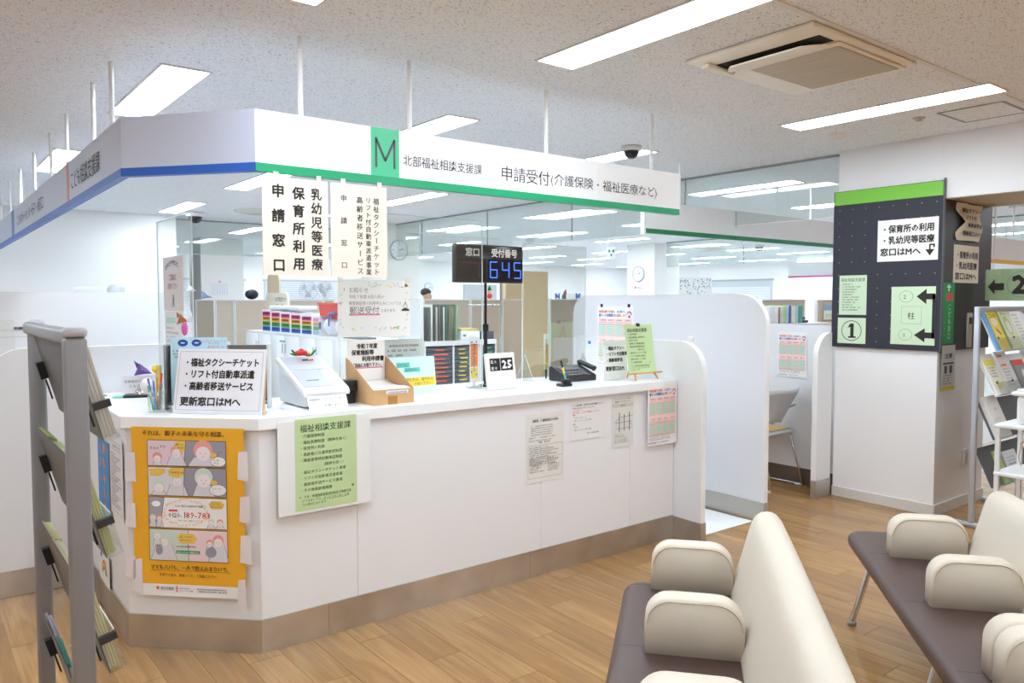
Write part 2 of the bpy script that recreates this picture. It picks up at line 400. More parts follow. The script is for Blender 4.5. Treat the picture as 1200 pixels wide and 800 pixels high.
# ------------------------------------------------------------------ ceiling lights
def ceiling_light(x, y, label, group):
    t = thing('ceiling_light', label, 'ceiling light', (x, y, CH), 0, group)
    MB().box(-.11, .11, -.61, .61, -.006, -.0015).obj('diffuser', LAMP, t)
    f = MB(); f.box(-.122, -.11, -.622, .622, -.008, -.0005).box(.11, .122, -.622, .622, -.008, -.0005).box(-.11, .11, -.622, -.61, -.008, -.0005).box(-.11, .11, .61, .622, -.008, -.0005)
    f.obj('frame', M('#dcdcdc', .4), t)
    return t
named = {
    (1.16, 2.24): 'recessed ceiling light of which only a sliver shows at the top edge',
    (2.49, 2.24): 'recessed ceiling light above the lobby, largest, cut by the top edge',
    (4.60, 2.31): 'recessed ceiling light in front of the column, right of the air conditioner',
    (1.11, 4.62): 'recessed ceiling light above the blue-striped corner of the sign band',
    (2.75, 4.62): 'recessed ceiling light above the green M of the sign band',
    (4.42, 4.62): 'recessed ceiling light behind the dome camera and sign end',
    (1.02, 7.30): 'recessed ceiling light behind the rods of the blue-striped side sign band',
    (2.66, 7.35): 'recessed ceiling light seen under the sign band beside the hanging cream notices',
    (2.66, 9.95): 'recessed ceiling light nearest the left white wall and its dome camera',
    (4.45, 7.55): 'recessed ceiling light seen just right of the hanging cream notices',
    (6.68, 4.77): 'recessed ceiling light mirrored in the glass left of the column',
    (6.75, 7.65): 'recessed ceiling light seen under the sign text above the number display',
    (4.36, 12.5): 'recessed ceiling light farther behind the left glass barrier, nearer of two',
}
for (x, y), lab in named.items(): ceiling_light(x, y, lab, 'ceiling lights')
gx = [(1.05, 1), (4.35, 0), (6.75, 0), (8.6, 0), (10.52, 0), (12.9, 0), (14.6, 0), (16.6, 0), (18.6, 0)]
rows = [4.77, 7.6, 10.15, 12.7, 15.05, 17.5]
regions = [(-400, 206, 'hidden behind the left white wall'), (206, 305, 'over the left beige partitions'), (305, 455, 'behind the two hanging cream notices'), (455, 535, 'between the cream notices and the number display'), (535, 613, 'around the number display'), (613, 690, 'between the number display and the small arrow sign'), (690, 737, 'around the small arrow sign left of the broad column'), (737, 797, 'behind the broad column with the clock'), (797, 850, 'just right of the broad column'), (850, 905, 'over the patterned screen and long window'), (905, 985, 'left of the charcoal pinboard'), (985, 1160, 'hidden behind the pinboard column'), (1160, 1900, 'seen through the passage on the right')]
cells = {}
for x, b in gx:
    for y in rows:
        if (x, y) in ((6.75, 4.77), (6.75, 7.6), (4.35, 4.77), (4.35, 7.6), (4.35, 12.7), (1.05, 4.77), (1.05, 7.6)): continue
        if (x < 3 and y > 9) or (x > 16.9 and y < 10.5): continue
        px = proj(Vector((x, y, CH)))[0]; k = next(i for i, r_ in enumerate(regions) if r_[0] <= px < r_[1])
        cells.setdefault(k, []).append((math.hypot(x, y), x, y))
ordn = ['nearest', 'second nearest', 'third nearest', 'fourth nearest', 'fifth nearest', 'sixth nearest', 'seventh nearest', 'eighth nearest', 'ninth nearest', 'tenth nearest']
for k, v in cells.items():
    for i, (_, x, y) in enumerate(sorted(v)):
        ceiling_light(x, y, '%s slim ceiling light %s' % (ordn[i], regions[k][2]), 'recessed ceiling lights of the office')
for x in (-3.2, -1.1, 1.0):       # lobby side, mostly behind the camera
    for y in (-3.2, -.6, 2.24): 
        if (x, y) == (1.0, 2.24): continue
        ceiling_light(x, y, 'recessed ceiling light of the lobby outside the picture', 'lobby ceiling lights')
for x in (2.9, 5.0): 
    for y in (-3.2, -.6): ceiling_light(x, y, 'recessed ceiling light of the lobby outside the picture', 'lobby ceiling lights')
for y in (4.62, 7.4, 10): ceiling_light(-1.2, y, 'recessed ceiling light of the lobby outside the picture', 'lobby ceiling lights')
for x, y in ((7.9, 1.3), (9.9, 1.3), (11.9, 1.3), (7.9, -1.5), (10.5, -1.5)):
    ceiling_light(x, y, 'recessed ceiling light behind the beam seen through the passage on the right', 'ceiling lights beyond the beam')

# ------------------------------------------------------------------ ceiling fittings
ac = thing('air_conditioner', 'beige ceiling cassette air conditioner with open louver at upper right', 'air conditioner', (2.93, 1.765, CH))
ACM = M('#f5f0e6', .45); ACG = M('#d3cabb', .6)
f = MB().bevbox(0, .9, 0, .66, -.022, -.001, .008); f.obj('panel', ACM, ac)
f = MB().bevbox(.25, .86, .03, .52, -.034, -.0225, .006); f.obj('grille_frame', ACM, ac)
g_ = MB()
for i in range(44): g_.box(.29+i*.0122, .29+i*.0122+.0075, .055, .495, -.0375, -.0345)
gg = g_.obj('grille', ACG, ac); gg['kind'] = 'stuff'
MB().box(.288, .83, .05, .5, -.0349, -.0342).obj('filter', M('#bfb4a4', .8), ac)
MB().box(.125, .235, .05, .59, -.0235, -.0222).obj('air_slot', M('#2b2926', .8), ac)
m = MB(); m.mt = Matrix.Translation((.24, 0, -.03)) @ Matrix.Rotation(R(-7), 4, 'Y'); m.prism([(0, .07), (0, .585), (-.06, .55), (-.112, .50), (-.112, .14), (-.06, .10)][::-1], -.008, -.001); m.obj('louver', ACM, ac)
m = MB(); m.box(.236, .2385, .05, .58, -.0242, -.0224); m.obj('louver_gap', M('#5d5850', .8), ac)
for x in (.40, .54, .68): MB().box(x, x+.008, .055, .495, -.0385, -.0376).obj('grille_rib', M('#dcd3c4', .6), ac)
MB().bevbox(.06, .27, .57, .62, -.045, -.0225, .01).obj('end_cap', ACM, ac)
MB().box(.19, .2, .585, .597, -.0465, -.045).obj('indicator', M('#31b36c', .4, emit=1), ac)
ht = thing('ceiling_hatch', 'square inspection hatch in the ceiling in front of the column', 'hatch', (4.95, 1.80, CH))
f = MB()
for a in ((0, .4, 0, .012), (0, .4, .348, .36), (0, .012, .012, .348), (.388, .4, .012, .348)): f.box(a[0], a[1], a[2], a[3], -.005, -.0005)
f.obj('frame', ALUD, ht); MB().box(.014, .386, .014, .346, -.003, -.0008).obj('lid', CEIL, ht)
def dome_camera(x, y, s, label):
    t = thing('dome_camera', label, 'security camera', (x, y, CH), 0, 'dome cameras')
    MB().lathe([(.0, 0), (.075*s, 0), (.078*s, -.02*s), (.07*s, -.035*s), (.058*s, -.036*s), (0, -.036*s)][::-1]).obj('housing', M('#d9d9d9', .4), t)
    MB().lathe([(.0, -.092*s), (.025*s, -.088*s), (.045*s, -.072*s), (.055*s, -.05*s), (.056*s, -.036*s)]).obj('dome', M('#1d1e22', .15), t)
dome_camera(4.24, 4.0, 1.0, 'dark dome security camera above the right end of the M sign band')
dome_camera(2.95, 10.4, 1.5, 'dark dome security camera on the ceiling beside the left white wall')
dome_camera(13.6, 9.3, 1.4, 'small dark dome camera far back above the patterned screen')
for x, y, l in ((4.997, 2.285, 'small grey ceiling sprinkler right of the long light near the column'), (5.04, 2.85, 'flat white ceiling detector left of the column light')):
    t = MB().lathe([(0, -.022), (.018, -.02), (.02, -.008), (.036, -.006), (.038, 0)] if 'sprink' in l else [(0, -.03), (.04, -.028), (.055, -.015), (.055, 0)], x, y, 20).obj('sprinkler' if 'sprink' in l else 'smoke_detector', M('#b8b4ae' if 'sprink' in l else '#eceae6', .5)); t.location.z = CH; tag(t, l, 'sprinkler' if 'sprink' in l else 'detector')
for x, y, s, l in ((3.5, 9.7, 1.0, 'round ceiling air diffuser left of the hanging cream notices'), (13.7, 10.6, 1.2, 'round ceiling air diffuser far back left of a dome camera'), (12.6, 8.1, 1.3, 'round ceiling air diffuser under the rear green sign band')):
    t = thing('air_diffuser', l, 'air vent', (x, y, CH), 0, 'round air diffusers')
    MB().lathe([(.10*s, -.05), (.2*s, -.03), (.27*s, -.008), (.28*s, -.001)]).obj('outer_cone', M('#d6d4d0', .5), t)
    MB().lathe([(0, -.055), (.09*s, -.05), (.15*s, -.02)]).obj('inner_cone', M('#bdbab5', .5), t)

# ================================================================== COUNTER
ct = thing('reception_counter', 'long white reception counter with angled corner and steel kick plate', 'counter', (0, 0, 0))
s2 = math.sqrt(.5)
B_, C_ = (1.147, 3.2), (.72, 3.627)
def off_poly(d):      # outline moved outwards by d along the visible faces
    k = d*math.tan(R(22.5))
    return [(B_[0]-k, B_[1]-d), (C_[0]-d, C_[1]-k)]
TZ = 1.008
b1, c1 = off_poly(.02)
MB().prism([(3.798, 3.18), (3.798, 3.85), (1.42, 3.85), (1.32, 3.95), (1.32, 4.598), (c1[0], 4.598), c1, b1], TZ-.048, TZ).obj('countertop', TOP, ct)
def vboard(p, q, t, z0, z1, name, mat, gap=.0015):   # upright board whose outer face runs from p to q (left to right seen from outside)
    d = Vector((q[0]-p[0], q[1]-p[1])); L = d.length; u = d/L; n = Vector((-u.y, u.x))
    a = Vector(p)+u*gap; b = Vector(q)-u*gap
    return MB().prism([tuple(a), tuple(b), tuple(b+n*t), tuple(a+n*t)], z0, z1).obj(name, mat, ct)
xs = [B_[0], 1.597, 2.70, 3.40, 3.798]
for a, b in zip(xs, xs[1:]): vboard((a, 3.2), (b, 3.2), .02, .14, TZ-.0485, 'front_panel', FRONT, .001)
vboard(C_, B_, .02, .14, TZ-.0485, 'front_panel', FRONT, .0)
vboard((.72, 4.598), C_, .02, .14, TZ-.0485, 'front_panel', FRONT, .0)
k1, k2 = off_poly(.006)
for a, b in ((k1[0], 1.45), (1.45, 2.62), (2.62, 3.797)): vboard((a, 3.194), (b, 3.194), .012, .0005, .145, 'kick_plate', STEEL, .0006)
vboard(k2, k1, .012, .0005, .145, 'kick_plate', STEEL, .0)
vboard((.714, 4.598), k2, .012, .0005, .145, 'kick_plate', STEEL, .0)
# staff side
MB().box(1.45, 3.79, 3.86, 4.5, .68, .71).obj('staff_desk', M('#e3e3e1', .5), ct)
MB().box(1.45, 3.79, 3.83, 3.85, .0, TZ-.0485).obj('back_panel', FRONT, ct)

# ------------------------------------------------------------------ booth partitions
def partition(name, label, ox, oy, rz, w, h, rl, rr, t=.04, kick=(0, None), kz=.135, cap=True, kmat=None):
    p = thing(name, label, 'partition', (ox, oy, 0), rz)
    MB().slab([(x, max(z, .0008)) for x, z in rounded(w, h, rl, rr)], 0, t).obj('board', PANEL, p)
    # bright edge band round the top and sides
    o = rounded(w, h, rl, rr); e = MB(); pts = o[1:]+o[:1]
    band = []
    for i in range(len(pts)): band.append(pts[i])
    q = .0012
    for a, b in zip(band, band[1:]):
        if a[1] < .0001 and b[1] < .0001: continue
        d = Vector((b[0]-a[0], b[1]-a[1])).normalized(); n = Vector((d.y, -d.x))*.0015
        e.slab([(a[0], max(a[1], .001)), (a[0]+n.x, max(a[1]+n.y, .001)), (b[0]+n.x, max(b[1]+n.y, .001)), (b[0], max(b[1], .001))], -.001, t+.001)
    e.obj('edge_band', EDGE, p)
    if kick is not None:
        a, b = kick; b = w if b is None else b
        km = kmat or STEEL
        MB().box(a, b+.003, -.005, -.0012, .0008, kz).obj('kick_plate', km, p)
        MB().box(b+.0017, b+.006, -.005, t+.004, .0008, kz).obj('kick_plate', km, p)
    return p
# near low panel closing the counter (runs along y)
partition('booth_partition', 'low white partition closing the right end of the counter', 3.802, 4.08, FX, 4.08-2.985, 1.25, .16, .18, kick=(.88, None))
partition('booth_partition', 'tall white partition with rounded corners behind the counter end, left of the booth chair', 4.53, 4.94, FX, 4.94-3.03, 1.55, .16, .22, kick=(0, None), kmat=M('#b9b6ae', .4, .4))
partition('booth_partition', 'white partition behind the booth chair carrying the small poster', 5.742, 4.9, FX, 4.9-3.21, 1.305, .0, .0, kick=(0, None), kmat=M('#6b5f55', .5, .3))  # kick plate coloured dark brown: the booth's shadow is put into its colour
p = partition('booth_partition', 'narrow white partition with rounded corner attached to the column', 5.40, 3.165, 0, .2, 1.26, .18, 0, t=.04, kick=(0, .195))
MB().box(-.004, -.0017, -.003, .04, .0008, .135).obj('kick_plate', STEEL, p)
partition('booth_partition', 'low white partition at left behind the grey leaflet stand', .29, 4.606, 0, 1.2, 1.26, .17, .0, kick=(0, .42))
partition('booth_partition', 'tall white partition at left with rounded right corner behind the origami bird', .2, 5.30, 0, 1.28, 1.555, .0, .2, kick=(0, None))
partition('booth_partition', 'low white partition crossing in front of the left counter screen', -.9, 6.9, 0, 2.0, 1.3, .2, .2, kick=(0, None))
mat_ = MB().bevbox(3.87, 4.5, 3.09, 3.95, .0005, .006, .002).obj('floor_mat', M('#eff1f3', .5)); tag(mat_, 'flat white floor mat between the two partitions right of the counter', 'mat')

# ================================================================== SIGN BANDS
SZ0, SZ1 = 2.037, 2.29
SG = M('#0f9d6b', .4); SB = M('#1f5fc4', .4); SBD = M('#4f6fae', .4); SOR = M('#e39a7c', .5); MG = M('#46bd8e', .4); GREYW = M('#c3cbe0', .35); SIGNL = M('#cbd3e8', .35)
sg = thing('sign_band', 'long white sign band hung over the counter with green and blue stripe and big M', 'sign', (0, 0, 0), 0)
kx = .042*math.tan(R(22.5))
def band(parent, p, q, z0, z1, t, name, mat, g=.0008):
    d = Vector((q[0]-p[0], q[1]-p[1])); L = d.length; u = d/L; n = Vector((-u.y, u.x)); a = Vector(p)+u*g; b = Vector(q)-u*g
    return MB().prism([tuple(a), tuple(b), tuple(b+n*t), tuple(a+n*t)], z0, z1).obj(name, mat, parent)
P0, P1 = (1.147, 3.185), (.745, 3.69)
sx = [1.147, 1.60, 1.676, 1.822, 2.34, 3.10, 3.81]
for a, b in zip(sx, sx[1:]):
    ism = (a == 1.676)
    band(sg, (a, 3.185), (b, 3.185), SZ0+(.036 if not ism else .036), SZ1, .03, 'letter_panel' if ism else 'sign_panel', MG if ism else SIGNW, 0 if ism else .0006)
for a, b in ((1.147, 1.62), (1.62, 2.34), (2.34, 3.10), (3.10, 3.81)): band(sg, (a, 3.182), (b, 3.182), SZ0, SZ0+.0355, .034, 'stripe', SG, .0004)
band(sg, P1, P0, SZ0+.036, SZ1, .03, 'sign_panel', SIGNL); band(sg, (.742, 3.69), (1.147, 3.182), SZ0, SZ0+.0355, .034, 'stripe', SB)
ys = [3.69, 4.08, 5.069, 5.30, 6.02, 7.92, 8.12, 9.5, 11]
for b, a in zip(ys, ys[1:]):
    wide = a-b < .3 and b > 5 and b < 5.2
    if b == 5.30: a = 6.02
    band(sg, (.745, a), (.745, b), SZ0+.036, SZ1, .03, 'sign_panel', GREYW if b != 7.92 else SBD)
    band(sg, (.742, a), (.742, b), SZ0, SZ0+.0355, .034, 'stripe', SB if b < 9 else SOR)
band(sg, (.7435, 5.12), (.7435, 5.05), SZ0+.0362, SZ1-.001, .001, 'orange_mark', SOR)
tx = MB(); tx.mt = Matrix.Translation((0, 3.185, 0))
tx.text('北部福祉相談支援課', 1.84, 2.137, .056, w=.455, off=.0)
tx.text('申請受付', 2.41, 2.125, .082, w=.335, off=.006)
tx.text('(介護保険・福祉医療など)', 2.745, 2.133, .066, w=.86, off=-.004)
tx.obj('lettering', M('#3b383b', .6), sg)
tx = MB(); tx.mt = Matrix.Translation((0, 3.185, 0)); zb, zt, xa, xb, xm = 2.115, 2.24, 1.702, 1.796, 1.749
tx.line(xa, zb, xa, zt, .011).line(xb, zb, xb, zt, .011).line(xa, zt, xm, zb+.03, .011).line(xm, zb+.03, xb, zt, .011).ell(xa, zt, .0055, .0055).ell(xb, zt, .0055, .0055).ell(xm, zb+.03, .0055, .0055).ell(xa, zb, .0055, .0055).ell(xb, zb, .0055, .0055)
tx.obj('letter_m', M('#4b5a5c', .6), sg)
tx = MB(); tx.mt = Matrix.Translation((.745, 0, 0)) @ Matrix.Rotation(FX, 4, 'Z')
tx.text('こども相談支援課', -4.99, 2.13, .11, w=.84, off=.006)
tx.text('こどもサポートセンター母子7・8番窓口', -7.7, 2.135, .10, w=1.6, off=-.004)
tx.obj('lettering', M('#3c3c46', .6), sg)
def rods(parent, pts, z0):
    for x, y in pts: MB().tube([(x, y, z0), (x, y, CH-.001)], .011, 10).obj('hanging_rod', M('#eef0f2', .3), parent).location = (0, 0, 0)
rods(sg, [(1.369, 3.24), (1.911, 3.24), (2.766, 3.24), (3.61, 3.24), (.80, 4.135), (.80, 4.594), (.80, 5.445), (.80, 6.124), (.80, 6.98), (.80, 7.9), (.80, 8.78), (.80, 9.7)], SZ1-.12)
sg2 = thing('sign_band', 'rear white sign band with dark green stripe running behind the column', 'sign', (0, 0, 0), 0)
for a, b in ((4.575, 5.5), (5.5, 5.72)): band(sg2, (a, 4.16), (b, 4.16), SZ0+.036, SZ1, .03, 'sign_panel', SIGNW); band(sg2, (a, 4.157), (b, 4.157), SZ0, SZ0+.0355, .034, 'stripe', M('#178055', .4))
for a, b in ((5.745, 6.9), (6.9, 8.2)): band(sg2, (a, 4.16), (b, 4.16), SZ0+.036, SZ1, .03, 'sign_panel', SIGNW); band(sg2, (a, 4.157), (b, 4.157), SZ0, SZ0+.0355, .034, 'stripe', M('#178055', .4))
MB().box(4.556, 4.574, 4.155, 4.195, SZ0-.01, SZ1).obj('end_cap', M('#e3e7e9', .3), sg2)
rods(sg2, [(5.034, 4.21), (7.0, 4.21)], SZ1-.12)
sg3 = thing('sign_band', 'distant sign band with orange stripe seen through the passage', 'sign', (0, 0, 0), 0)
band(sg3, (6.7, 3.4), (12.5, 3.4), 1.955, 2.19, .03, 'sign_panel', SIGNW); band(sg3, (6.7, 3.395), (12.5, 3.395), 1.915, 1.9545, .034, 'stripe', M('#e8b54a', .5)); rods(sg3, [(9.4, 3.45), (9.9, 3.45)], 2.15)
sg4 = thing('sign_band', 'distant sign band with pink stripe seen above the number two board', 'sign', (0, 0, 0), 0)
band(sg4, (12.6, 8), (12.6, 3.5), 1.955, 2.19, .03, 'sign_panel', SIGNW); band(sg4, (12.595, 8), (12.595, 3.5), 1.925, 1.9545, .034, 'stripe', M('#e557b0', .5)); rods(sg4, [(12.65, 4.5)], 2.15)

# ================================================================== PAPER NOTICES
SHEET_T = {}
def sheet(name, label, cat, loc, rz, w_, h_, mat=PAPER, tilt=0, group=None, t=.0006, back=None):
    """a flat notice: origin at its lower left corner, x to the right, z up, front towards -y"""
    o = thing(name, label, cat, loc, rz, group, rx=-tilt)
    m = MB()
    m.box(0, w_, -t/2, t/2, 0, h_); m.obj('sheet', mat, o); SHEET_T[o.name] = t/2
    return o
def ink(o, f, mat=INK, name='lettering'):
    m = MB(); m.mt = Matrix.Translation((0, -max(0, SHEET_T.get(o.name, 0)-.0004), 0)); f(m); return m.obj(name, mat, o)
YP = 3.1975   # papers on the counter front
# two cream notices under the sign band
def cream(o, w_, h_):
    ink(o, lambda m: m.box(0, w_, .0004, .003, 0, h_), M('#dfd8ca', .7), 'backing_board')
n1 = sheet('hanging_notice', 'wide cream notice hanging under the green stripe, three bold vertical text columns', 'notice', (1.168, 3.175, 1.61), 0, .292, .41, CREAM)
ink(n1, lambda m: (m.vtext('乳幼児等医療', .238, .375, .052, .0600, .016), m.vtext('保育所利用', .157, .375, .055, .0745, .02), m.vtext('申請窓口', .068, .38, .058, .103, .02)))
cream(n1, .292, .41)
n2 = sheet('hanging_notice', 'cream notice hanging under the green stripe, right one with smaller vertical text', 'notice', (1.472, 3.175, 1.61), 0, .277, .41, CREAM)
ink(n2, lambda m: (m.vtext('福祉タクシーチケット', .222, .358, .031, .0355, .012), m.vtext('リフト付自動車派遣事業', .182, .358, .029, .0322, .012), m.vtext('高齢者移送サービス', .140, .358, .032, .0395, .012), m.vtext('申請窓口', .062, .36, .031, .098, .012)))
cream(n2, .277, .41)
for o, xs_ in ((n1, (.05, .24)), (n2, (.05, .23))):
    for x in xs_: MB().box(x, x+.02, -.003, .003, .395, .43).obj('tape', TAPE, o)

# taped poster on the angled corner of the counter
cs = Vector((1, -1, 0)).normalized(); cn = Vector((-1, -1, 0)).normalized()
po = Vector((.72, 3.627, 0)) + cs*.045 + cn*.0255
op = thing('poster', 'orange poster with four comic strip rows taped to the angled counter corner', 'poster', (po.x, po.y, .240), -math.pi/4)
OY = M('#f0b12a', .6, name='orange_yellow'); W_, H_ = .505, .728
def wavy(x0, x1, z0, z1, mat, name, y=-.001):
    m = MB(); n = 10; vs = []; fs = []
    for j in range(n+1):
        for i in range(n+1):
            x = x0+(x1-x0)*i/n; z = z0+(z1-z0)*j/n
            vs.append((x, y-.0012*math.sin(x*21)*math.sin(z*13), z))
    for j in range(n):
        for i in range(n): a = j*(n+1)+i; fs.append((a, a+1, a+n+2, a+n+1))
    m.add(vs, fs, True); return m.obj(name, mat, op)
wavy(0.02, W_-.02, 0, .06, M('#f2f1f2', .6), 'white_foot')
wavy(0.0, W_, .052, H_, OY, 'sheet', -.0013)
PC = -.0042
def rows_():
    r = [(.555, .665), (.425, .545), (.280, .415), (.150, .270)]
    r = [(.565, .672), (.437, .557), (.299, .428), (.157, .290)]
    return r
fr = MB()
X0, X1 = .075, .425
sky = [('#e3cfdb', '#9a98a8'), ('#dcdce6', '#9c9aa8'), ('#a8a6b4', '#f1eff0'), ('#cfdcd6', '#ecd3da')]
splits = [(.248, .238), (.24, .232), (.145, .125), (.25, .25)]
for (z0, z1), (ca, cb), (st, sb) in zip(rows_(), sky, splits):
    m = MB(); m.poly([(X0, z0), (sb, z0), (st, z1), (X0, z1)], PC); m.obj('comic_panel', M(ca, .7), op)
    m = MB(); m.poly([(sb, z0), (X1, z0), (X1, z1), (st, z1)], PC); m.obj('comic_panel', M(cb, .7), op)
    fr.frame(X0-.002, X1+.002, z0-.002, z1+.002, .002, PC-.0002); fr.line(sb, z0, st, z1, .002, PC-.0002)
# figures drawn on the comic
skin = MB(); hair = MB(); mint = MB(); body = MB(); bub = MB(); wbub = MB(); gw = MB(); dk = MB()
def face(x, z, r, col, bodyw=None, by=None):
    col.ell(x, z+r*.25, r*1.12, r*1.1, PC-.0003); skin.ell(x, z-r*.15, r*.85, r*.8, PC-.0005)
    fr.line(x-r*.4, z-r*.1, x-r*.2, z-r*.15, .0012, PC-.0008); fr.line(x+r*.2, z-r*.15, x+r*.4, z-r*.1, .0012, PC-.0008); fr.line(x-r*.12, z-r*.5, x+r*.12, z-r*.5, .0014, PC-.0008)
    if bodyw: body.poly([(x-bodyw, by), (x+bodyw, by), (x+bodyw*.6, z-r*.6), (x, z-r*.45), (x-bodyw*.6, z-r*.6)], PC-.0002); fr.curve2([(x-bodyw, by), (x-bodyw*.6, z-r*.6)], .0012, PC-.0006); fr.curve2([(x+bodyw, by), (x+bodyw*.6, z-r*.6)], .0012, PC-.0006)
face(.118, .596, .019, hair, .022, .566); face(.205, .622, .023, hair, .045, .566); face(.325, .625, .038, hair, .07, .566)
face(.122, .472, .023, mint, .035, .438); face(.205, .50, .022, mint, .05, .438); face(.325, .51, .036, mint, .05, .438)
face(.092, .337, .013, mint, .018, .301); face(.122, .337, .013, hair, .018, .301); face(.355, .325, .013, mint, .02, .301); face(.395, .325, .013, hair, .02, .301)
face(.11, .262, .017, mint, .02, .215); face(.14, .238, .021, mint, .06, .159); face(.347, .235, .014, hair, .02, .185); face(.385, .245, .022, hair, .045, .159)
gw.ell(.352, .198, .024, .022, PC-.0007); gw.ell(.118, .20, .016, .02, PC-.0007)
bub.poly([(.197, .655), (.215, .672), (.246, .671), (.244, .628), (.222, .625), (.214, .635), (.198, .638)], PC-.0006); bub.ell(.372, .612, .012, .013, PC-.0007)
bub.poly([(.165, .545), (.185, .556), (.238, .556), (.236, .525), (.222, .520), (.208, .512), (.19, .518), (.17, .523)], PC-.0006); bub.poly([(.08, .55), (.15, .553), (.155, .535), (.13, .52), (.085, .522)], PC-.0006); bub.ell(.37, .497, .016, .010, PC-.0007)
bub.poly([(.345, .405), (.36, .418), (.40, .418), (.416, .405), (.405, .385), (.36, .384)], PC-.0006); bub.poly([(.20, .255), (.215, .275), (.275, .275), (.29, .255), (.275, .233), (.215, .233)], PC-.0008)
wbub.ell(.392, .587, .034, .022, PC-.0006).ell(.388, .466, .038, .025, PC-.0006).ell(.108, .40, .022, .014, PC-.0006)
for m, c, nme in ((skin, '#efe6ea', 'drawn_face'), (hair, '#e8a09c', 'drawn_hair'), (mint, '#cfe0d6', 'drawn_hair'), (body, '#dcdae4', 'drawn_body'), (bub, '#ecc45c', 'speech_bubble'), (wbub, '#f2f1f3', 'speech_bubble'), (gw, '#9a98a8', 'drawn_clothes')): m.obj(nme, M(c, .7), op)
fr.ring(.392, .587, .034, .0015, PC-.0009, rz=.022); fr.ring(.388, .466, .038, .0015, PC-.0009, rz=.025); fr.ring(.108, .40, .022, .001, PC-.0009, rz=.014)
fr.curve2([(.34, .555), (.37, .57), (.385, .60), (.395, .625), (.41, .63)], .0012, PC-.0003)
fr.text('あ〜っ', .203, .652, .012, off=.01, y=PC-.001).text('もう！', .212, .638, .012, off=.01, y=PC-.001).text('うるせえっ!!', .172, .532, .0115, off=.01, y=PC-.001)
fr.text('あぁぁ', .085, .635, .014, y=PC-.001).text('ずざ', .13, .64, .014, y=PC-.001)
for i, s_ in enumerate(('もう嫌…', 'なんで…')): fr.text(s_, .378-.008, .590-.012*i, .008, y=PC-.001)
fr.text('どうして…', .365, .468, .009, y=PC-.001).text('いつでも', .36, .403, .009, y=PC-.001).text('話してください', .352, .391, .008, y=PC-.001)
fr.text('話してみたら、', .213, .257, .0095, y=PC-.001).text('楽になった。', .215, .243, .0095, y=PC-.001)
fr.text('それは 親子の未来を守る相談', .19, .389, .0105, w=.13, y=PC-.001).text('子育ての悩み・家族のことなど', .205, .328, .007, w=.10, y=PC-.001)
fr.text('0120-', .163, .344, .027, w=.062, y=PC-.001).text('2023年2月開設予定', .195, .215, .0105, y=PC-.001)
fr.obj('lettering', INK, op)
MB().text('189-783', .228, .342, .037, w=.125, off=.008, y=PC-.001).quad(.165, .205, .3695, .377, PC-.001).obj('phone_number', RED, op)
MB().quad(.195, .302, .188, .202, PC-.0008).obj('green_label', M('#2a9a5c', .6), op)
MB().text('親子のための相談LINE', .20, .1905, .009, w=.097, off=.01, y=PC-.0012).obj('lettering', PAPER, op)
rg = MB()
rnd = random.Random(3)
for i in range(60):
    a = 2*math.pi*i/60; rg.ell(.24+.098*math.cos(a)+rnd.uniform(-.006, .006), .365+.055*math.sin(a)+rnd.uniform(-.004, .004), .006, .004, PC-.0002, 6)
rg.obj('orange_ring', M('#f3d9bd', .7), op)
MB().text('それは、親子の未来を守る相談。', .050, .693, .026, w=.385, off=.010, y=PC).text('ママもパパも、一人で抱え込まないで。', .075, .118, .023, w=.365, off=.009, y=PC).text('子育ての悩み、家族のこと、ご相談ください。', .115, .088, .0145, w=.27, off=.004, y=PC).quad(.075, .44, .1125, .1135, PC).obj('lettering', M('#33271c', .6), op)
ft = MB(); ft.text('厚生労働省', .12, .028, .016, w=.06, off=.008, y=PC).text('子供の虐待防止', .205, .034, .007, y=PC).text('オレンジリボン運動', .205, .024, .007, y=PC).greek(.285, .45, .034, .005, PC).greek(.285, .45, .024, .005, PC); ft.obj('lettering', M('#4b4b66', .6), op)
MB().line(.19, .020, .197, .04, .003, PC).line(.197, .020, .19, .04, .003, PC).ring(.1935, .043, .005, .002, PC).ell(.106, .036, .006, .007, PC).obj('ribbon_mark', M('#d8633b', .6), op)
TP = M('#e9e2e6', .2, name='clear_tape')
for (x, z, a, b) in ((-.03, .50, .05, .12), (-.035, .30, .05, .10), (-.01, .02, .05, .14), (W_-.03, .515, .05, .12), (W_-.025, .335, .05, .11), (W_-.025, .16, .055, .12), (W_-.04, -.03, .04, .12), (-.04, .08, .05, .09)):
    m = MB(); m.poly([(x, z), (x+a, z-.01), (x+a*.95, z+b), (x+.006, z+b*.95)], -.0052); m.obj('tape', TP, op)
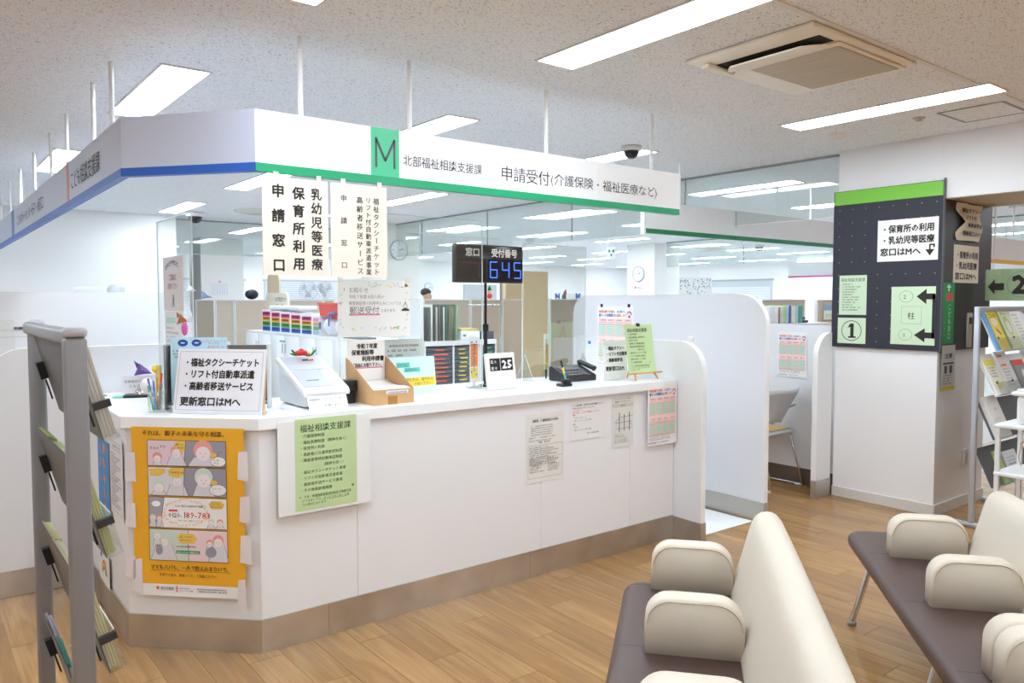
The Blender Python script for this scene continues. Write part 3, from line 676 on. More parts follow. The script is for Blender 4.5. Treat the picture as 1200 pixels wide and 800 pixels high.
# green notice on a white board
ob = sheet('poster', 'large white board hanging from the countertop behind the green department sheet', 'board', (1.216, 3.1735, .58), 0, .437, .408, M('#eeeff0', .4), t=.004)
gb = sheet('poster', 'large green sheet on the counter front listing welfare services', 'poster', (1.292, 3.1705, .592), 0, .290, .400, GREENP)
lines_ = ['・介護保険制度', '・福祉医療制度（精神を除く）', '・保育所の利用', '・高齢者バス運賃助成制度', '・障害者等特別乗車証制度', '　　　　　　（精神を除く）', '・福祉タクシーチケット事業', '・リフト付自動車派遣事業', '・高齢者移送サービス事業', '・その他高齢者施策']
def green_text(m, s=1.0, w_=.29, h_=.40):
    m.text('福祉相談支援課', .022*s, (.345)*s, .036*s, w=.24*s, off=.006)
    for i, l in enumerate(lines_): m.text(l, .020*s, (.318-.0262*i)*s, .0168*s, off=.002)
    m.text('等', .262*s, .075*s, .014*s)
    m.text('※　なお、後期高齢者医療制度及び障害児者', .016*s, .055*s, .0125*s, w=.245*s).text('　につきましては、サービスセンター４階', .016*s, .038*s, .0125*s, w=.235*s).text('　での受付となります。', .016*s, .021*s, .0125*s)
    m.quad(.09*s, .26*s, .0525*s, .0535*s).quad(.12*s, .24*s, .0355*s, .0365*s)
ink(gb, green_text, M('#3f5138', .7))
# four notices at the right of the counter front
q1 = sheet('notice', 'tall pale grey notice with boxed table, leftmost of four on the counter front', 'notice', (2.59, YP, .515), 0, .272, .375, M('#e9e8e4', .6))
ink(q1, lambda m: (m.text('高齢者・介護保険窓口の案内', .045, .332, .017, w=.185, off=.012), m.quad(.01, .262, .352, .3525)))
ink(q1, lambda m: [m.greek(.035, .23, .307-i*.012, .006, seed=i) for i in range(5)]+[m.text('お知らせ', .02, .242, .012, off=.01), m.greek(.10, .2, .243, .007, fill=1), m.greek(.02, .2, .228, .006, fill=.9), m.greek(.09, .17, .215, .010, fill=1)], GREY)
ink(q1, lambda m: [m.frame(.015, .262, .025, .205, .0012), m.quad(.015, .262, .135, .136)]+[m.greek(.025+.13*(i % 2 if i > 9 else 0), (.25 if i < 10 else .135+.12*(i % 2)), (.19-.0105*i if i < 10 else .12-.0105*((i-10)//2)), .0055, seed=i*3, fill=(.6+.4*((i*7) % 5)/5)) for i in range(24)], M('#77767a', .7))
q2 = sheet('notice', 'small landscape notice with a red line on the counter front', 'notice', (2.91, YP, .715), 0, .292, .218, M('#edecec', .6))
ink(q2, lambda m: (m.text('こども医療費・児童手当の受付時間について', .018, .193, .0125, w=.24, off=.012), m.text('※受付窓口は下記のとおりです。', .018, .178, .0095, w=.185, off=.006), m.text('前期', .02, .14, .009, off=.01), m.text('・月〜金　8：45〜17：15', .022, .124, .0085), m.text('・土曜　8：45〜12：00（窓口・電話）', .022, .108, .0085), m.text('後期', .02, .088, .009, off=.01), m.text('・月〜金　', .022, .072, .0085), m.text('・土曜　8：45〜12：00（窓口・電話）', .022, .055, .0085), m.text('区役所　福祉相談支援課', .13, .03, .0085)))
ink(q2, lambda m: (m.text('※受付時間の変更にご注意', .018, .165, .007, w=.08), m.text('来庁前に、必ずご確認ください。', .018, .152, .0105, w=.22, off=.01)), RED)
q3 = sheet('notice', 'narrow grey notice with a street map on the counter front', 'notice', (3.242, YP, .635), 0, .182, .302, M('#e2e1de', .6))
ink(q3, lambda m: m.quad(.0, .182, .238, .262), M('#cfceca', .7), 'grey_bar')
ink(q3, lambda m: (m.text('サービスセンターのご案内', .025, .285, .009, w=.13), m.text('北部サービスコーナー', .02, .267, .0125, w=.14, off=.01), m.text('ご案内図', .065, .244, .011, off=.01), m.quad(.058, .064, .09, .205), m.quad(.098, .104, .095, .195), m.quad(.143, .149, .095, .205), m.line(.02, .15, .06, .175, .002), m.line(.06, .178, .175, .184, .002), m.line(.03, .145, .165, .150, .002), m.line(.04, .11, .165, .112, .002), m.line(.146, .15, .17, .12, .002), m.line(.08, .1, .08, .18, .001), m.line(.12, .1, .12, .18, .001), m.line(.03, .1, .04, .16, .001)), M('#4a4a4a', .7))
ink(q3, lambda m: [m.greek(.02, .16, .075-.012*i, .006, seed=i, fill=.5+.1*i) for i in range(5)], GREY)
def consult_poster(o, W, H, cut=0):
    k = W/.28
    ink(o, lambda m: m.quad(.012*k, W-.012*k, H*.17, H*.80, -.0007), PINKP, 'pink_field')
    g = MB(); r_ = MB(); b_ = MB(); d_ = MB()
    for row in (0, 1):
        zt = H*(.70-.33*row); 
        for i in range(4):
            x = W*(.06+.225*i); g.quad(x, x+W*.19, zt-H*.19, zt, -.0010)
            b_.greek(x+.01*k, x+.17*W, zt+H*.055, H*.018, -.0011, 1, seed=i+row*7); r_.greek(x+.005*k, x+.19*W, zt+H*.022, H*.014, -.0011, 1, cw=H*.02, seed=i+9)
            r_.frame(x-.002*k, x+W*.19+.002*k, zt-H*.193, zt+H*.003, .0022*k, -.0012)
            for j in range(7): d_.quad(x+W*.02, x+W*.17, zt-H*(.02+.024*j), zt-H*(.0165+.024*j), -.0011)
    r_.quad(.012*k, W-.012*k, H*.163, H*.172)
    r_.text('物価高騰でお悩み', W*.05, H*.885, H*.048, w=W*.45, off=.02).text('相談します。', W*.55, H*.825, H*.05, w=W*.32, off=.02)
    b_.text('の方へ', W*.55, H*.885, H*.048, w=W*.24, off=.02).text('暮らしの支援窓口に', W*.05, H*.825, H*.05, w=W*.5, off=.02)
    b_.greek(W*.04, W*.45, H*.035, H*.022, fill=.7); d_.greek(W*.4, W*.75, H*.037, H*.018, fill=.9)
    for i in range(3): d_.greek(W*.05, W*.95, H*(.14-.025*i), H*.012, seed=i, cw=H*.012)
    for m, c, n in ((g, MINT, 'schedule_cell'), (r_, SALMON, 'red_print'), (b_, M('#5a64b0', .7), 'blue_print'), (d_, GREY, 'small_print')): m.obj(n, c, o)
    h = MB(); h.ell(W*.89, H*.875, W*.06, H*.038, -.0012); h.obj('drawn_hair', M('#c0569a', .7), o)
    h = MB(); h.ell(W*.885, H*.865, W*.042, H*.028, -.0015); h.obj('drawn_face', M('#f2d8c8', .7), o)
    h = MB(); h.ell(W*.89, H*.825, W*.03, H*.016, -.0014); h.obj('drawn_clothes', M('#33466e', .7), o)
q4 = sheet('notice', 'pink and green schedule poster over the right end of the counter front', 'poster', (3.525, 3.1735, .615), 0, .268, .375, M('#f0efef', .6))
consult_poster(q4, .268, .375)
q5 = sheet('notice', 'pink and green schedule poster clipped above the low partition behind the easel', 'poster', (3.797, 4.55, 1.165), FX, .285, .385, M('#f0efef', .6))
pt = onX(700, 358, 3.797); pb = onX(742, 432, 3.797); q5.location = (3.797, pt.y, pb.z); 
W5 = pt.y-pb.y; H5 = pt.z-pb.z
for ch in list(q5.children): bpy.data.objects.remove(ch)
MB().box(0, W5, -.0003, .0003, 0, H5).obj('sheet', M('#f0efef', .6), q5); consult_poster(q5, W5, H5)
for x in (W5*.1, W5*.85): MB().box(x, x+.02, -.003, -.0005, H5-.01, H5+.012).obj('black_clip', BLACK, q5)
pt = onX(912, 388, 5.736); pb = onX(945, 443, 5.736); W6 = pt.y-pb.y; H6 = pt.z-pb.z
q6 = sheet('notice', 'pink and green schedule poster inside the booth above the chair', 'poster', (5.736, pt.y, pb.z), FX, W6, H6, M('#f0efef', .6)); consult_poster(q6, W6, H6)
# papers on the left flank of the counter
XP = .7125
l1 = sheet('banner_strip', 'tall blue poster with orange characters on the left flank of the counter', 'poster', (XP, 4.215, .46), FX, .29, .385, M('#4a93d6', .6))
ink(l1, lambda m: (m.vtext('赤ちゃんの', .16, .37, .06, .07, .03), m.vtext('くらし', .07, .36, .05, .07, .03)), M('#f2a06a', .6)); ink(l1, lambda m: m.quad(.262, .29, 0, .385, -.0008), M('#6e5040', .6), 'brown_edge')
l2 = sheet('notice', 'white form taped on the counter flank beside the orange poster', 'notice', (XP, 3.93, .535), FX, .272, .355, M('#ebeaec', .6))
ink(l2, lambda m: [m.frame(.06, .24, .30, .335, .0015), m.text('申請書の記入例', .075, .31, .016, w=.15, off=.01)]+[m.greek(.03, .25, .275-.0125*i, .007, seed=i, fill=.4+.6*((i*5) % 7)/7) for i in range(20)]+[m.frame(.02, .255, .02, .16, .001)], M('#6d6d72', .7))
l3 = sheet('flyer', 'small flyer with a rainbow drawing hung low on the counter flank', 'flyer', (.7075, 4.215, .14), FX, .235, .155, M('#f1efec', .6))
for r_, c in ((.06, '#e05a4a'), (.052, '#f0a43a'), (.044, '#f2d64a'), (.036, '#5ab86a'), (.028, '#4a8ad6')): ink(l3, lambda m: m.ell(.12, .05, r_, r_*1.1, -.0012-(.06-r_)*.01, 16, 0, 180), M(c, .7), 'rainbow_arc')
ink(l3, lambda m: (m.ell(.12, .05, .02, .022, -.0018, 12, 0, 180)), PAPER, 'rainbow_gap'); ink(l3, lambda m: m.ell(.05, .13, .02, .012), M('#2f7fd0', .7), 'blue_mark')
# department notice on the far left partition
pt = onY(-14, 375, 5.295); pb = onY(18, 415, 5.295)
l4 = sheet('notice', 'grey notice on the tall left partition at the left edge of the picture', 'notice', (pt.x, 5.295, pb.z), 0, pb.x-pt.x, pt.z-pb.z, M('#dfe0de', .6))
ink(l4, lambda m: (m.text('相談支援課', .12, (pt.z-pb.z)*.72, .018, w=.12, off=.02), m.frame(.03, .22, .1, .14, .001), m.text('北部子育て', .12, .02, .014, w=.1)))

# ================================================================== ON THE COUNTER
# taxi ticket sign leaning on a fold-out stand
T0 = Vector((.902, 3.583, TZ+.001))
ts = thing('counter_sign', 'white sign with four bold lines leaning back at the angled counter corner', 'sign', T0, R(-46), None, rx=R(-12))
MB().bevbox(0, .415, 0, .006, 0, .287, .002).obj('board', M('#e9e8ee', .5), ts)
ink(ts, lambda m: m.frame(.012, .403, .016, .275, .0012), M('#8a8894', .7), 'border_line')
ink(ts, lambda m: (m.text('・福祉タクシーチケット', .034, .212, .039, w=.355, off=.02), m.text('・リフト付自動車派遣', .034, .160, .039, w=.335, off=.02), m.text('・高齢者移送サービス', .034, .107, .039, w=.335, off=.02), m.text('更新窓口はMへ', .030, .038, .042, w=.285, off=.022)))
st = MB(); st.slab([(0, 0), (.004, 0), (.004, .20), (0, .22)], .0065, .012); 
ps = MB(); ps.mt = Matrix.Rotation(R(12), 4, 'X'); ps.add([(.415, .0075, .0006), (.39, .085, .0006), (.413, .066, .25), (.409, .0075, .0006), (.385, .085, .0006), (.407, .066, .25)], [(0, 1, 2), (5, 4, 3), (0, 3, 4, 1), (1, 4, 5, 2), (2, 5, 3, 0)]); ps.obj('prop', CARD, ts)
ps = MB(); ps.mt = Matrix.Rotation(R(12), 4, 'X'); ps.box(-.002, .395, .02, .085, .0004, .004); ps.obj('base_board', M('#e2c79b', .7), ts)
# dark brochure holder with light blue leaflet behind it
bh = thing('brochure_holder', 'dark grey brochure holder behind the taxi ticket sign', 'holder', (.915, 3.717, TZ), R(-31))
MB().box(0, .44, .04, .046, .03, .290).obj('backboard', M('#6b6660', .5), bh)
MB().bevbox(-.012, 0, -.0, .06, 0, .295, .002).obj('side_rail', M('#8a8c90', .35, .6), bh); MB().bevbox(.44, .452, -.0, .06, 0, .295, .002).obj('side_rail', M('#dfe3e6', .3), bh)
MB().box(0, .44, -.0, .05, .02, .026).obj('shelf', M('#77777a', .4, .5), bh)
lf = sheet('leaflet', 'light blue leaflet with two navy ovals standing in the dark holder', 'leaflet', (.935, 3.722, 1.036), R(-31), .25, .30, M('#bfe3f3', .6))
for x in (.035, .095): ink(lf, lambda m: m.ell(x+.02, .275, .022, .016), M('#2550a8', .6), 'navy_oval')
for x in (.035, .095): ink(lf, lambda m: m.ell(x+.02, .275, .010, .003, -.0014), M('#dfeef8', .6), 'oval_mark')
ink(lf, lambda m: (m.text('こんにちは ティッシュ', .125, .278, .014, w=.12, off=.01), m.text('あかちゃん', .16, .25, .016, w=.1, off=.01)), M('#ee8a78', .6)); ink(lf, lambda m: m.text('のってに', .165, .268, .013), M('#5a6ab0', .6)); ink(lf, lambda m: [m.greek(.01, .26, .235-.014*i, .008, seed=i, fill=1) for i in range(3)], M('#7d8a86', .7)); ink(lf, lambda m: m.text('無料配布', .195, .234, .011, off=.015), RED)
yb = MB().box(0, .02, 0, .03, 0, .20).obj('booklet', M('#d9c37a', .6)); yb.location = (.88, 3.775, TZ); yb.rotation_euler = (0, 0, R(-31)); tag(yb, 'thin yellow booklet upright beside the dark holder', 'booklet')
# ticket machine
tm = thing('ticket_machine', 'white wedge shaped queue ticket machine with red flower on the counter', 'ticket machine', (1.402, 3.343, TZ), 0)
def wedge(mb, x0, x1, pts, r=.0): mb.add([(x0, y, z) for y, z in pts]+[(x1, y, z) for y, z in pts], [tuple(range(len(pts)))[::-1], tuple(range(len(pts), 2*len(pts)))]+[(i, (i+1) % len(pts), len(pts)+(i+1) % len(pts), len(pts)+i) for i in range(len(pts))])
b = MB(); wedge(b, .012, .218, [(.01, .006), (.31, .006), (.32, .15), (.31, .185), (.0, .06)]); o = b.obj('body', M('#e4e6ea', .35), tm); bv = o.modifiers.new('b', 'BEVEL'); bv.width = .008; bv.segments = 3
b = MB(); wedge(b, 0, .23, [(-.012, .055), (.33, .195), (.325, .222), (-.0, .092), (-.016, .075)]); o = b.obj('top_cover', M('#f3f4f6', .25), tm); bv = o.modifiers.new('b', 'BEVEL'); bv.width = .007; bv.segments = 3
sl = math.atan2(.13, .325); P_ = MB(); P_.mt = Matrix.Translation((0, 0, .0935)) @ Matrix.Rotation(sl, 4, 'X')
P_.box(.018, .212, .19, .335, 0, .0015); P_.obj('top_window', M('#cdd2de', .2), tm)
P_ = MB(); P_.mt = Matrix.Translation((0, 0, .0935)) @ Matrix.Rotation(sl, 4, 'X'); P_.box(.018, .16, .015, .18, 0, .0015); P_.obj('front_window', M('#c5cad4', .2), tm)
P_ = MB(); P_.mt = Matrix.Translation((0, 0, .0935)) @ Matrix.Rotation(sl, 4, 'X'); P_.box(.05, .11, .075, .081, .0016, .003); P_.obj('ticket_slot', M('#7c7f88', .4), tm)
P_ = MB(); P_.mt = Matrix.Translation((0, 0, .0955)) @ Matrix.Rotation(sl, 4, 'X'); P_.mt = P_.mt @ Matrix.Rotation(R(-90), 4, 'X')
P_.ring(.168, .165, .016, .002, -.0005, rz=.011) if False else None
q = MB(); q.mt = Matrix.Translation((0, 0, .0955)) @ Matrix.Rotation(sl, 4, 'X'); 
for k in range(24):
    a, a2 = 2*math.pi*k/24, 2*math.pi*(k+1)/24; q.add([(.165+.018*math.cos(a), .175+.010*math.sin(a), 0), (.165+.018*math.cos(a2), .175+.010*math.sin(a2), 0), (.165+.016*math.cos(a2), .175+.0085*math.sin(a2), 0), (.165+.016*math.cos(a), .175+.0085*math.sin(a), 0)], [(0, 1, 2, 3)])
q.obj('oval_mark', M('#5b6070', .5), tm)
q = MB(); q.mt = Matrix.Translation((0, 0, .0955)) @ Matrix.Rotation(sl, 4, 'X'); q.box(.115, .17, .285, .298, 0, .002); q.obj('display', M('#3a1416', .2), tm)
q = MB(); q.mt = Matrix.Translation((0, 0, .0965)) @ Matrix.Rotation(sl, 4, 'X'); q.box(.145, .165, .288, .295, .001, .002); q.obj('display_digits', M('#ff4a30', .4, emit=1.5), tm)
MB().box(.03, .06, .05, .09, .0, .006).box(.17, .2, .05, .09, 0, .006).box(.17, .2, .25, .29, 0, .006).box(.03, .06, .25, .29, 0, .006).obj('rubber_foot', BLACK, tm)
def blob(mb, c, r, sc_=(1, 1, 1), n=8):
    bm = bmesh.new(); bmesh.ops.create_icosphere(bm, subdivisions=2, radius=r)
    for v in bm.verts: v.co = Vector((v.co.x*sc_[0]+c[0], v.co.y*sc_[1]+c[1], v.co.z*sc_[2]+c[2]))
    bm.verts.index_update(); mb.add([v.co[:] for v in bm.verts], [[v.index for v in f.verts] for f in bm.faces], True); bm.free()
fw = thing('artificial_flower', 'red fabric flower with green leaves on top of the ticket machine', 'flower', (1.515, 3.62, 1.229), 0)
m = MB()
for k in range(6):
    a = k*math.pi/3; blob(m, (.017*math.cos(a), .012*math.sin(a), .018), .017, (1, .8, .8))
blob(m, (0, 0, .026), .015); m.obj('petals', M('#d63c2c', .7), fw)
for x, y, z, a in ((-.04, 0, .012, 20), (-.035, .01, .022, 50), (.062, 0, .018, -50)):
    m = MB(); m.mt = Matrix.Translation((x, y, z)) @ Matrix.Rotation(R(a), 4, 'Y'); blob(m, (0, 0, 0), .02, (1, .5, .25)); m.obj('leaf', M('#1f7a4c', .6), fw)
m = MB(); blob(m, (.032, 0, .02), .014, (1.1, .8, .8)); m.obj('cream_petal', M('#ecd9b4', .7), fw); m = MB(); blob(m, (.035, -.005, .006), .012, (1.6, .8, .5)); m.obj('dark_leaf', M('#6e5a22', .7), fw)
ns = thing('note', 'small white folded note leaning against the ticket machine front', 'notice', (1.409, 3.285, TZ+.001), R(2), None, rx=R(-22))
MB().box(0, .195, 0, .001, 0, .065).obj('sheet', PAPER, ns)
ink(ns, lambda m: (m.text('従業員用サービスではございません', .006, .043, .0125, w=.182, off=.004), m.text('ここを押します', .045, .012, .013, w=.11, off=.004)), M('#55565c', .7))
bx = thing('card_reader', 'small black box between ticket machine and cardboard tray', 'device', (1.645, 3.40, TZ), 0)
MB().bevbox(0, .05, 0, .07, 0, .062, .003).obj('body', BLACK, bx); MB().bevbox(-.012, .058, -.005, .075, .063, .112, .003).obj('head', M('#1d1d1f', .35), bx)
# cardboard tray of forms
ct2 = thing('cardboard_tray', 'cut down cardboard box tray filled with white forms', 'box', (1.712, 3.256, TZ), 0)
TWd, TDp = .222, .285
MB().box(0, TWd, 0, .004, 0.0005, .072).obj('front_wall', CARD, ct2)
MB().box(0.004, TWd-.004, 0.0041, TDp-.0041, .0005, .004).obj('base', CARD, ct2)
for x in (0, TWd-.004):
    m = MB(); wedge(m, x, x+.004, [(.0042, .0005), (TDp, .0005), (TDp, .212), (TDp-.04, .20), (.0042, .0725)]); m.obj('side_wall', CARD, ct2)
MB().box(.0042, TWd-.0042, TDp-.004, TDp, .0005, .2).obj('rear_wall', CARD, ct2)
MB().box(.08, .13, -.0014, -.0004, .0, .04).obj('brown_tape', M('#a9773a', .3), ct2)
ink(ct2, lambda m: m.quad(.07, .19, .05, .066), PAPER, 'name_strip'); ink(ct2, lambda m: m.text('保育施設等利用申請書', .078, .052, .0115, w=.104, y=-.002), M('#5560a0', .7))
fm = thing('form_stack', 'stack of white application forms lying in the cardboard tray', 'paper', (1.712, 3.256, TZ), 0, 'forms in the cardboard tray')
rnd = random.Random(2)
for i in range(7):
    m = MB(); dx, dy = rnd.uniform(0, .006), rnd.uniform(0, .01); n = 8; vs = []; z = .006+.010*i
    for k in range(n+1):
        y = .008+dy+(.25*k/n); zz = z+.018*(k/n)**2+.004*math.sin(k); vs += [(.008+dx, y, zz), (.208+dx, y, zz), (.008+dx, y, zz+.008), (.208+dx, y, zz+.008)]
    fs = []
    for k in range(n): a = 4*k; b2 = a+4; fs += [(a, a+1, b2+1, b2), (a+2, b2+2, b2+3, a+3), (a, b2, b2+2, a+2), (a+1, a+3, b2+3, b2+1)]
    fs += [(0, 2, 3, 1), (4*n, 4*n+1, 4*n+3, 4*n+2)]; m.add(vs, fs, True); m.obj('paper_bundle', M('#f1f1f4', .7), fm)
rs = sheet('notice', 'white notice for nursery application forms standing behind the cardboard tray', 'notice', (1.718, 3.532, TZ+.006), 0, .208, .290, PAPER, t=.004)
ink(rs, lambda m: (m.text('令和７年度', .05, .25, .028, w=.115, off=.022), m.text('保育施設等', .02, .218, .028, w=.125, off=.022), m.text('利用申請書', .078, .186, .028, w=.125, off=.022), m.text('ご自由にお取り下さい。', .022, .156, .023, w=.175, off=.018)))
ink(rs, lambda m: m.quad(.022, .197, .148, .153), M('#e0608c', .6), 'pink_underline')
bs = sheet('notice', 'pale blue notice with teal and yellow highlighted lines on the counter', 'notice', (1.945, 3.515, TZ+.001), 0, .285, .20, M('#d3efee', .6), tilt=R(8), t=.003)
ink(bs, lambda m: (m.quad(.05, .13, .145, .172), m.quad(.095, .19, .12, .143)), M('#5ec6bc', .6), 'teal_highlight'); ink(bs, lambda m: m.quad(.085, .28, .045, .09), M('#f6d63a', .6), 'yellow_highlight')
ink(bs, lambda m: (m.text('ただいま、', .055, .150, .018, w=.07), m.text('対応中です。', .10, .124, .018, w=.085), m.text('待ち方は、番号札を', .10, .072, .019, w=.17, off=.006), m.text('お取り下さい。', .15, .050, .018, w=.12, off=.006)), M('#4e5c5c', .7))
# loose papers behind
lp = sheet('leaning_paper', 'white handwritten sheet leaning behind the pale blue notice', 'notice', (1.96, 3.60, TZ+.001), 0, .235, .29, M('#eef0f0', .7), t=.002)
ink(lp, lambda m: (m.greek(.03, .21, .25, .012, fill=1), m.greek(.02, .22, .225, .012, fill=.9, seed=3), m.greek(.02, .1, .20, .01, fill=1, seed=5)), M('#67686c', .7))
# number display on a black pole
nd = thing('number_display', 'black queue number display reading 645 on a slim black pole', 'display', (2.632, 3.62, TZ), 0)
MB().bevbox(-.232, .245, -.04, .0, .63, .845, .004).obj('housing', M('#232225', .35), nd)
f = MB(); f.bevbox(-.226, .239, -.0425, -.0402, .636, .839, .001); f.obj('screen', M('#2e2c30', .2), nd)
MB().quad(-.222, -.03, .645, .765, -.0429).obj('counter_window', M('#2b2023', .2), nd); MB().quad(-.01, .235, .645, .765, -.0429).obj('number_window', M('#1a1a20', .15), nd)
MB().text('窓口', -.170, .782, .050, w=.1, off=.018, y=-.0436).text('受付番号', .01, .782, .050, w=.19, off=.018, y=-.0436).obj('lettering', M('#f2f2f2', .5), nd)
SEG = {'6': 'afgedc', '4': 'fgbc', '5': 'afgcd'}
for i, d_ in enumerate('645'):
    m = MB(); x, z, ww, hh, t = -.012+.087*i+.015, .66, .048, .09, .007
    S = {'a': (x, z+hh, x+ww, z+hh), 'g': (x, z+hh/2, x+ww, z+hh/2), 'd': (x, z, x+ww, z), 'f': (x, z+hh/2, x, z+hh), 'e': (x, z, x, z+hh/2), 'b': (x+ww, z+hh/2, x+ww, z+hh), 'c': (x+ww, z, x+ww, z+hh/2)}
    for k in SEG[d_]: m.line(*S[k], t, -.0436)
    m.obj('digit', M('#3f6ff0', .4, emit=.7), nd)
m = MB(); m.line(-.075, .66, -.075, .74, .004, -.0436); m.obj('digit', M('#46506e', .4), nd)
m = MB(); m.greek(-.2, -.05, .735, .012, -.0436, 1); m.obj('red_print', M('#6e3038', .5), nd)
MB().tube([(0, .0, .012), (0, .0, .35)], .011, 12).obj('pole', BLACK, nd); MB().tube([(0, 0, .33), (0, 0, .66)], .008, 12).obj('pole', BLACK, nd)
MB().lathe([(.018, .32), (.018, .36)]).obj('collar', BLACK, nd); MB().lathe([(0, .012), (.075, .010), (.08, 0)][::-1] if False else [(.045, 0), (.045, .008), (.02, .014), (0, .014)]).obj('base', BLACK, nd)
for ch in nd.children:
    if ch.name.split('.')[0] in ('housing', 'screen', 'counter_window', 'number_window', 'text_line', 'digit', 'red_print', 'small_print'): ch.location.z = -.032
sd = thing('santa_ornament', 'tiny red and white santa ornament hanging on the display pole', 'ornament', (2.64, 3.60, 1.53), 0)
m = MB(); blob(m, (0, -.01, 0), .017, (1, .7, .9)); m.obj('red_suit', M('#e2452f', .7), sd); m = MB(); blob(m, (0, -.01, .026), .012); m.obj('face', M('#e9c3a4', .7), sd); m = MB(); m.lathe([(.012, .032), (.009, .045), (0, .062)], 0, -.01, 10); m.obj('green_cap', M('#1c6b46', .7), sd)
# calendar
cal = thing('flip_calendar', 'cream desk calendar showing 25 in white on black', 'calendar', (2.513, 3.42, TZ+.001), R(3), None, rx=R(-8))
MB().bevbox(0, .205, 0, .028, 0, .205, .006).obj('case', M('#edebe4', .4), cal)
MB().quad(.018, .092, .105, .175, -.0008).obj('date_flap', M('#1c1c1d', .3), cal); MB().quad(.096, .185, .105, .175, -.0008).obj('day_flap', M('#1c1c1d', .3), cal)
MB().text('25', .105, .118, .062, w=.074, off=.03, y=-.0015).text('12', .022, .148, .024, w=.022, off=.02, y=-.0015).text('月', .05, .149, .016, y=-.0015).text('水', .024, .112, .022, off=.02, y=-.0015).text('曜', .052, .114, .016, y=-.0015).obj('lettering', M('#f4f4f4', .5), cal)
# small upright signs
vs_ = thing('upright_sign', 'narrow orange and white upright sign left of the desk calendar', 'sign', (2.508, 3.60, TZ), 0)
MB().bevbox(0, .058, 0, .006, .035, .29, .002).obj('board', M('#f3efe9', .5), vs_); MB().bevbox(-.008, .066, -.015, .03, 0, .012, .002).obj('base', M('#dfe3e6', .2), vs_); MB().box(.02, .038, .001, .005, .012, .036).obj('stem', PLAST, vs_)
MB().quad(.004, .054, .12, .25, -.0008).obj('orange_field', M('#f0894a', .6), vs_); MB().quad(.004, .054, .055, .115, -.0008).obj('yellow_field', M('#f2d24a', .6), vs_)
MB().vtext('マイナンバー', .029, .255, .03, .024, .015, y=-.0012).obj('lettering', M('#7a3030', .6), vs_)
m = MB()
for x, z in ((.012, .26), (.045, .262), (.01, .09), (.045, .075), (.03, .10)): m.ell(x, z, .006, .006, -.0014, 8)
m.obj('dots', M('#5a78c8', .6), vs_)
vs2 = thing('upright_sign', 'narrow orange and white upright sign behind the black pen holder', 'sign', (3.175, 3.735, TZ), 0)
MB().bevbox(0, .038, 0, .006, .06, .285, .002).obj('board', M('#f3efe9', .5), vs2); MB().box(.014, .024, .001, .005, .0, .06).obj('stem', BLACK, vs2); MB().quad(.012, .035, .1, .22, -.0008).obj('orange_field', M('#f0994a', .6), vs2); MB().quad(.008, .03, .065, .1, -.0008).obj('yellow_field', M('#ecd04a', .6), vs2)
m = MB()
for i in range(6): m.ell(.02, .245-.016*i, .005, .006, -.0014, 8)
m.obj('dots', M('#7a4040', .6), vs2)
# pen holder
ph = thing('pen_stand', 'black pen stand with slanted pen taped yellow and teal', 'pen', (3.00, 3.34, TZ), 0)
MB().bevbox(-.045, .03, -.03, .03, 0, .016, .004).obj('base', BLACK, ph); MB().bevbox(-.012, .034, -.018, .02, .016, .04, .004).obj('clip', BLACK, ph)
MB().tube([(.008, 0, .03), (-.008, .0, .075)], .0055).obj('teal_grip', M('#4fb8a8', .4), ph); MB().tube([(-.008, 0, .0755), (-.020, 0, .11)], .006).obj('yellow_band', M('#e8d02a', .4), ph); MB().tube([(-.020, 0, .1105), (-.034, 0, .15)], [.006, .007]).obj('cap', BLACK, ph)
# black label printer / telephone
tp = thing('telephone', 'black desk telephone at the back of the counter near the schedule poster', 'telephone', (3.14, 3.48, TZ), 0)
m = MB(); wedge(m, 0, .25, [(0, .0005), (.17, .0005), (.17, .085), (.15, .09), (0, .035)]); o = m.obj('body', M('#2b2b2e', .35), tp); bv = o.modifiers.new('b', 'BEVEL'); bv.width = .006; bv.segments = 2
MB().tube([(.25, .02, .07), (.25, .03, .075), (.25, .15, .105), (.25, .16, .10)], [.018, .016, .016, .02], 10).obj('handset', BLACK, tp)
m = MB(); m.mt = Matrix.Rotation(math.atan2(.055, .15), 4, 'X'); m.box(.02, .17, .09, .14, .036, .039); m.obj('display', M('#6d7378', .2), tp)
m = MB(); m.mt = Matrix.Rotation(math.atan2(.055, .15), 4, 'X')
for i in range(6):
    for j in range(2): m.box(.02+.028*i, .04+.028*i, .02+.03*j, .04+.03*j, .035, .038)
k = m.obj('keys', M('#55565a', .4), tp); k['kind'] = 'stuff'
# white sign and easel sign at the right end
ws = thing('counter_sign', 'white sign with bold taxi ticket lines half behind the small easel', 'sign', (3.43, 3.45, TZ+.001), R(0), None, rx=R(-4))
MB().bevbox(0, .21, 0, .004, 0, .245, .001).obj('board', M('#efefee', .6), ws)
ink(ws, lambda m: (m.text('・福祉タクシー', .018, .185, .027, w=.17, off=.02), m.text('・リフト付自動車', .018, .148, .027, w=.195, off=.02), m.text('・高齢者移送', .018, .110, .027, w=.15, off=.02), m.text('更新窓口はM', .014, .055, .030, w=.165, off=.02)))
MB().quad(.0, .21, .21, .245, -.0006).obj('grey_strip', M('#dcdcdc', .5), ws)
ea = thing('easel', 'small wooden tabletop easel holding the green department sheet', 'easel', (3.49, 3.30, TZ), R(0))
OAK = M('#d99b4e', .5)
MB().bevbox(-.005, .29, -.018, .0, .04, .048, .002).obj('ledge', OAK, ea)
for x in (.04, .215): MB().tube([(x+(.0 if x < .1 else .03), -.022, .003), (x+.015, .0, .042), (.135, .055, .32)], .006, 8).obj('leg', OAK, ea)
MB().tube([(.135, .06, .28), (.135, .14, .003)], .005, 8).obj('rear_leg', OAK, ea)
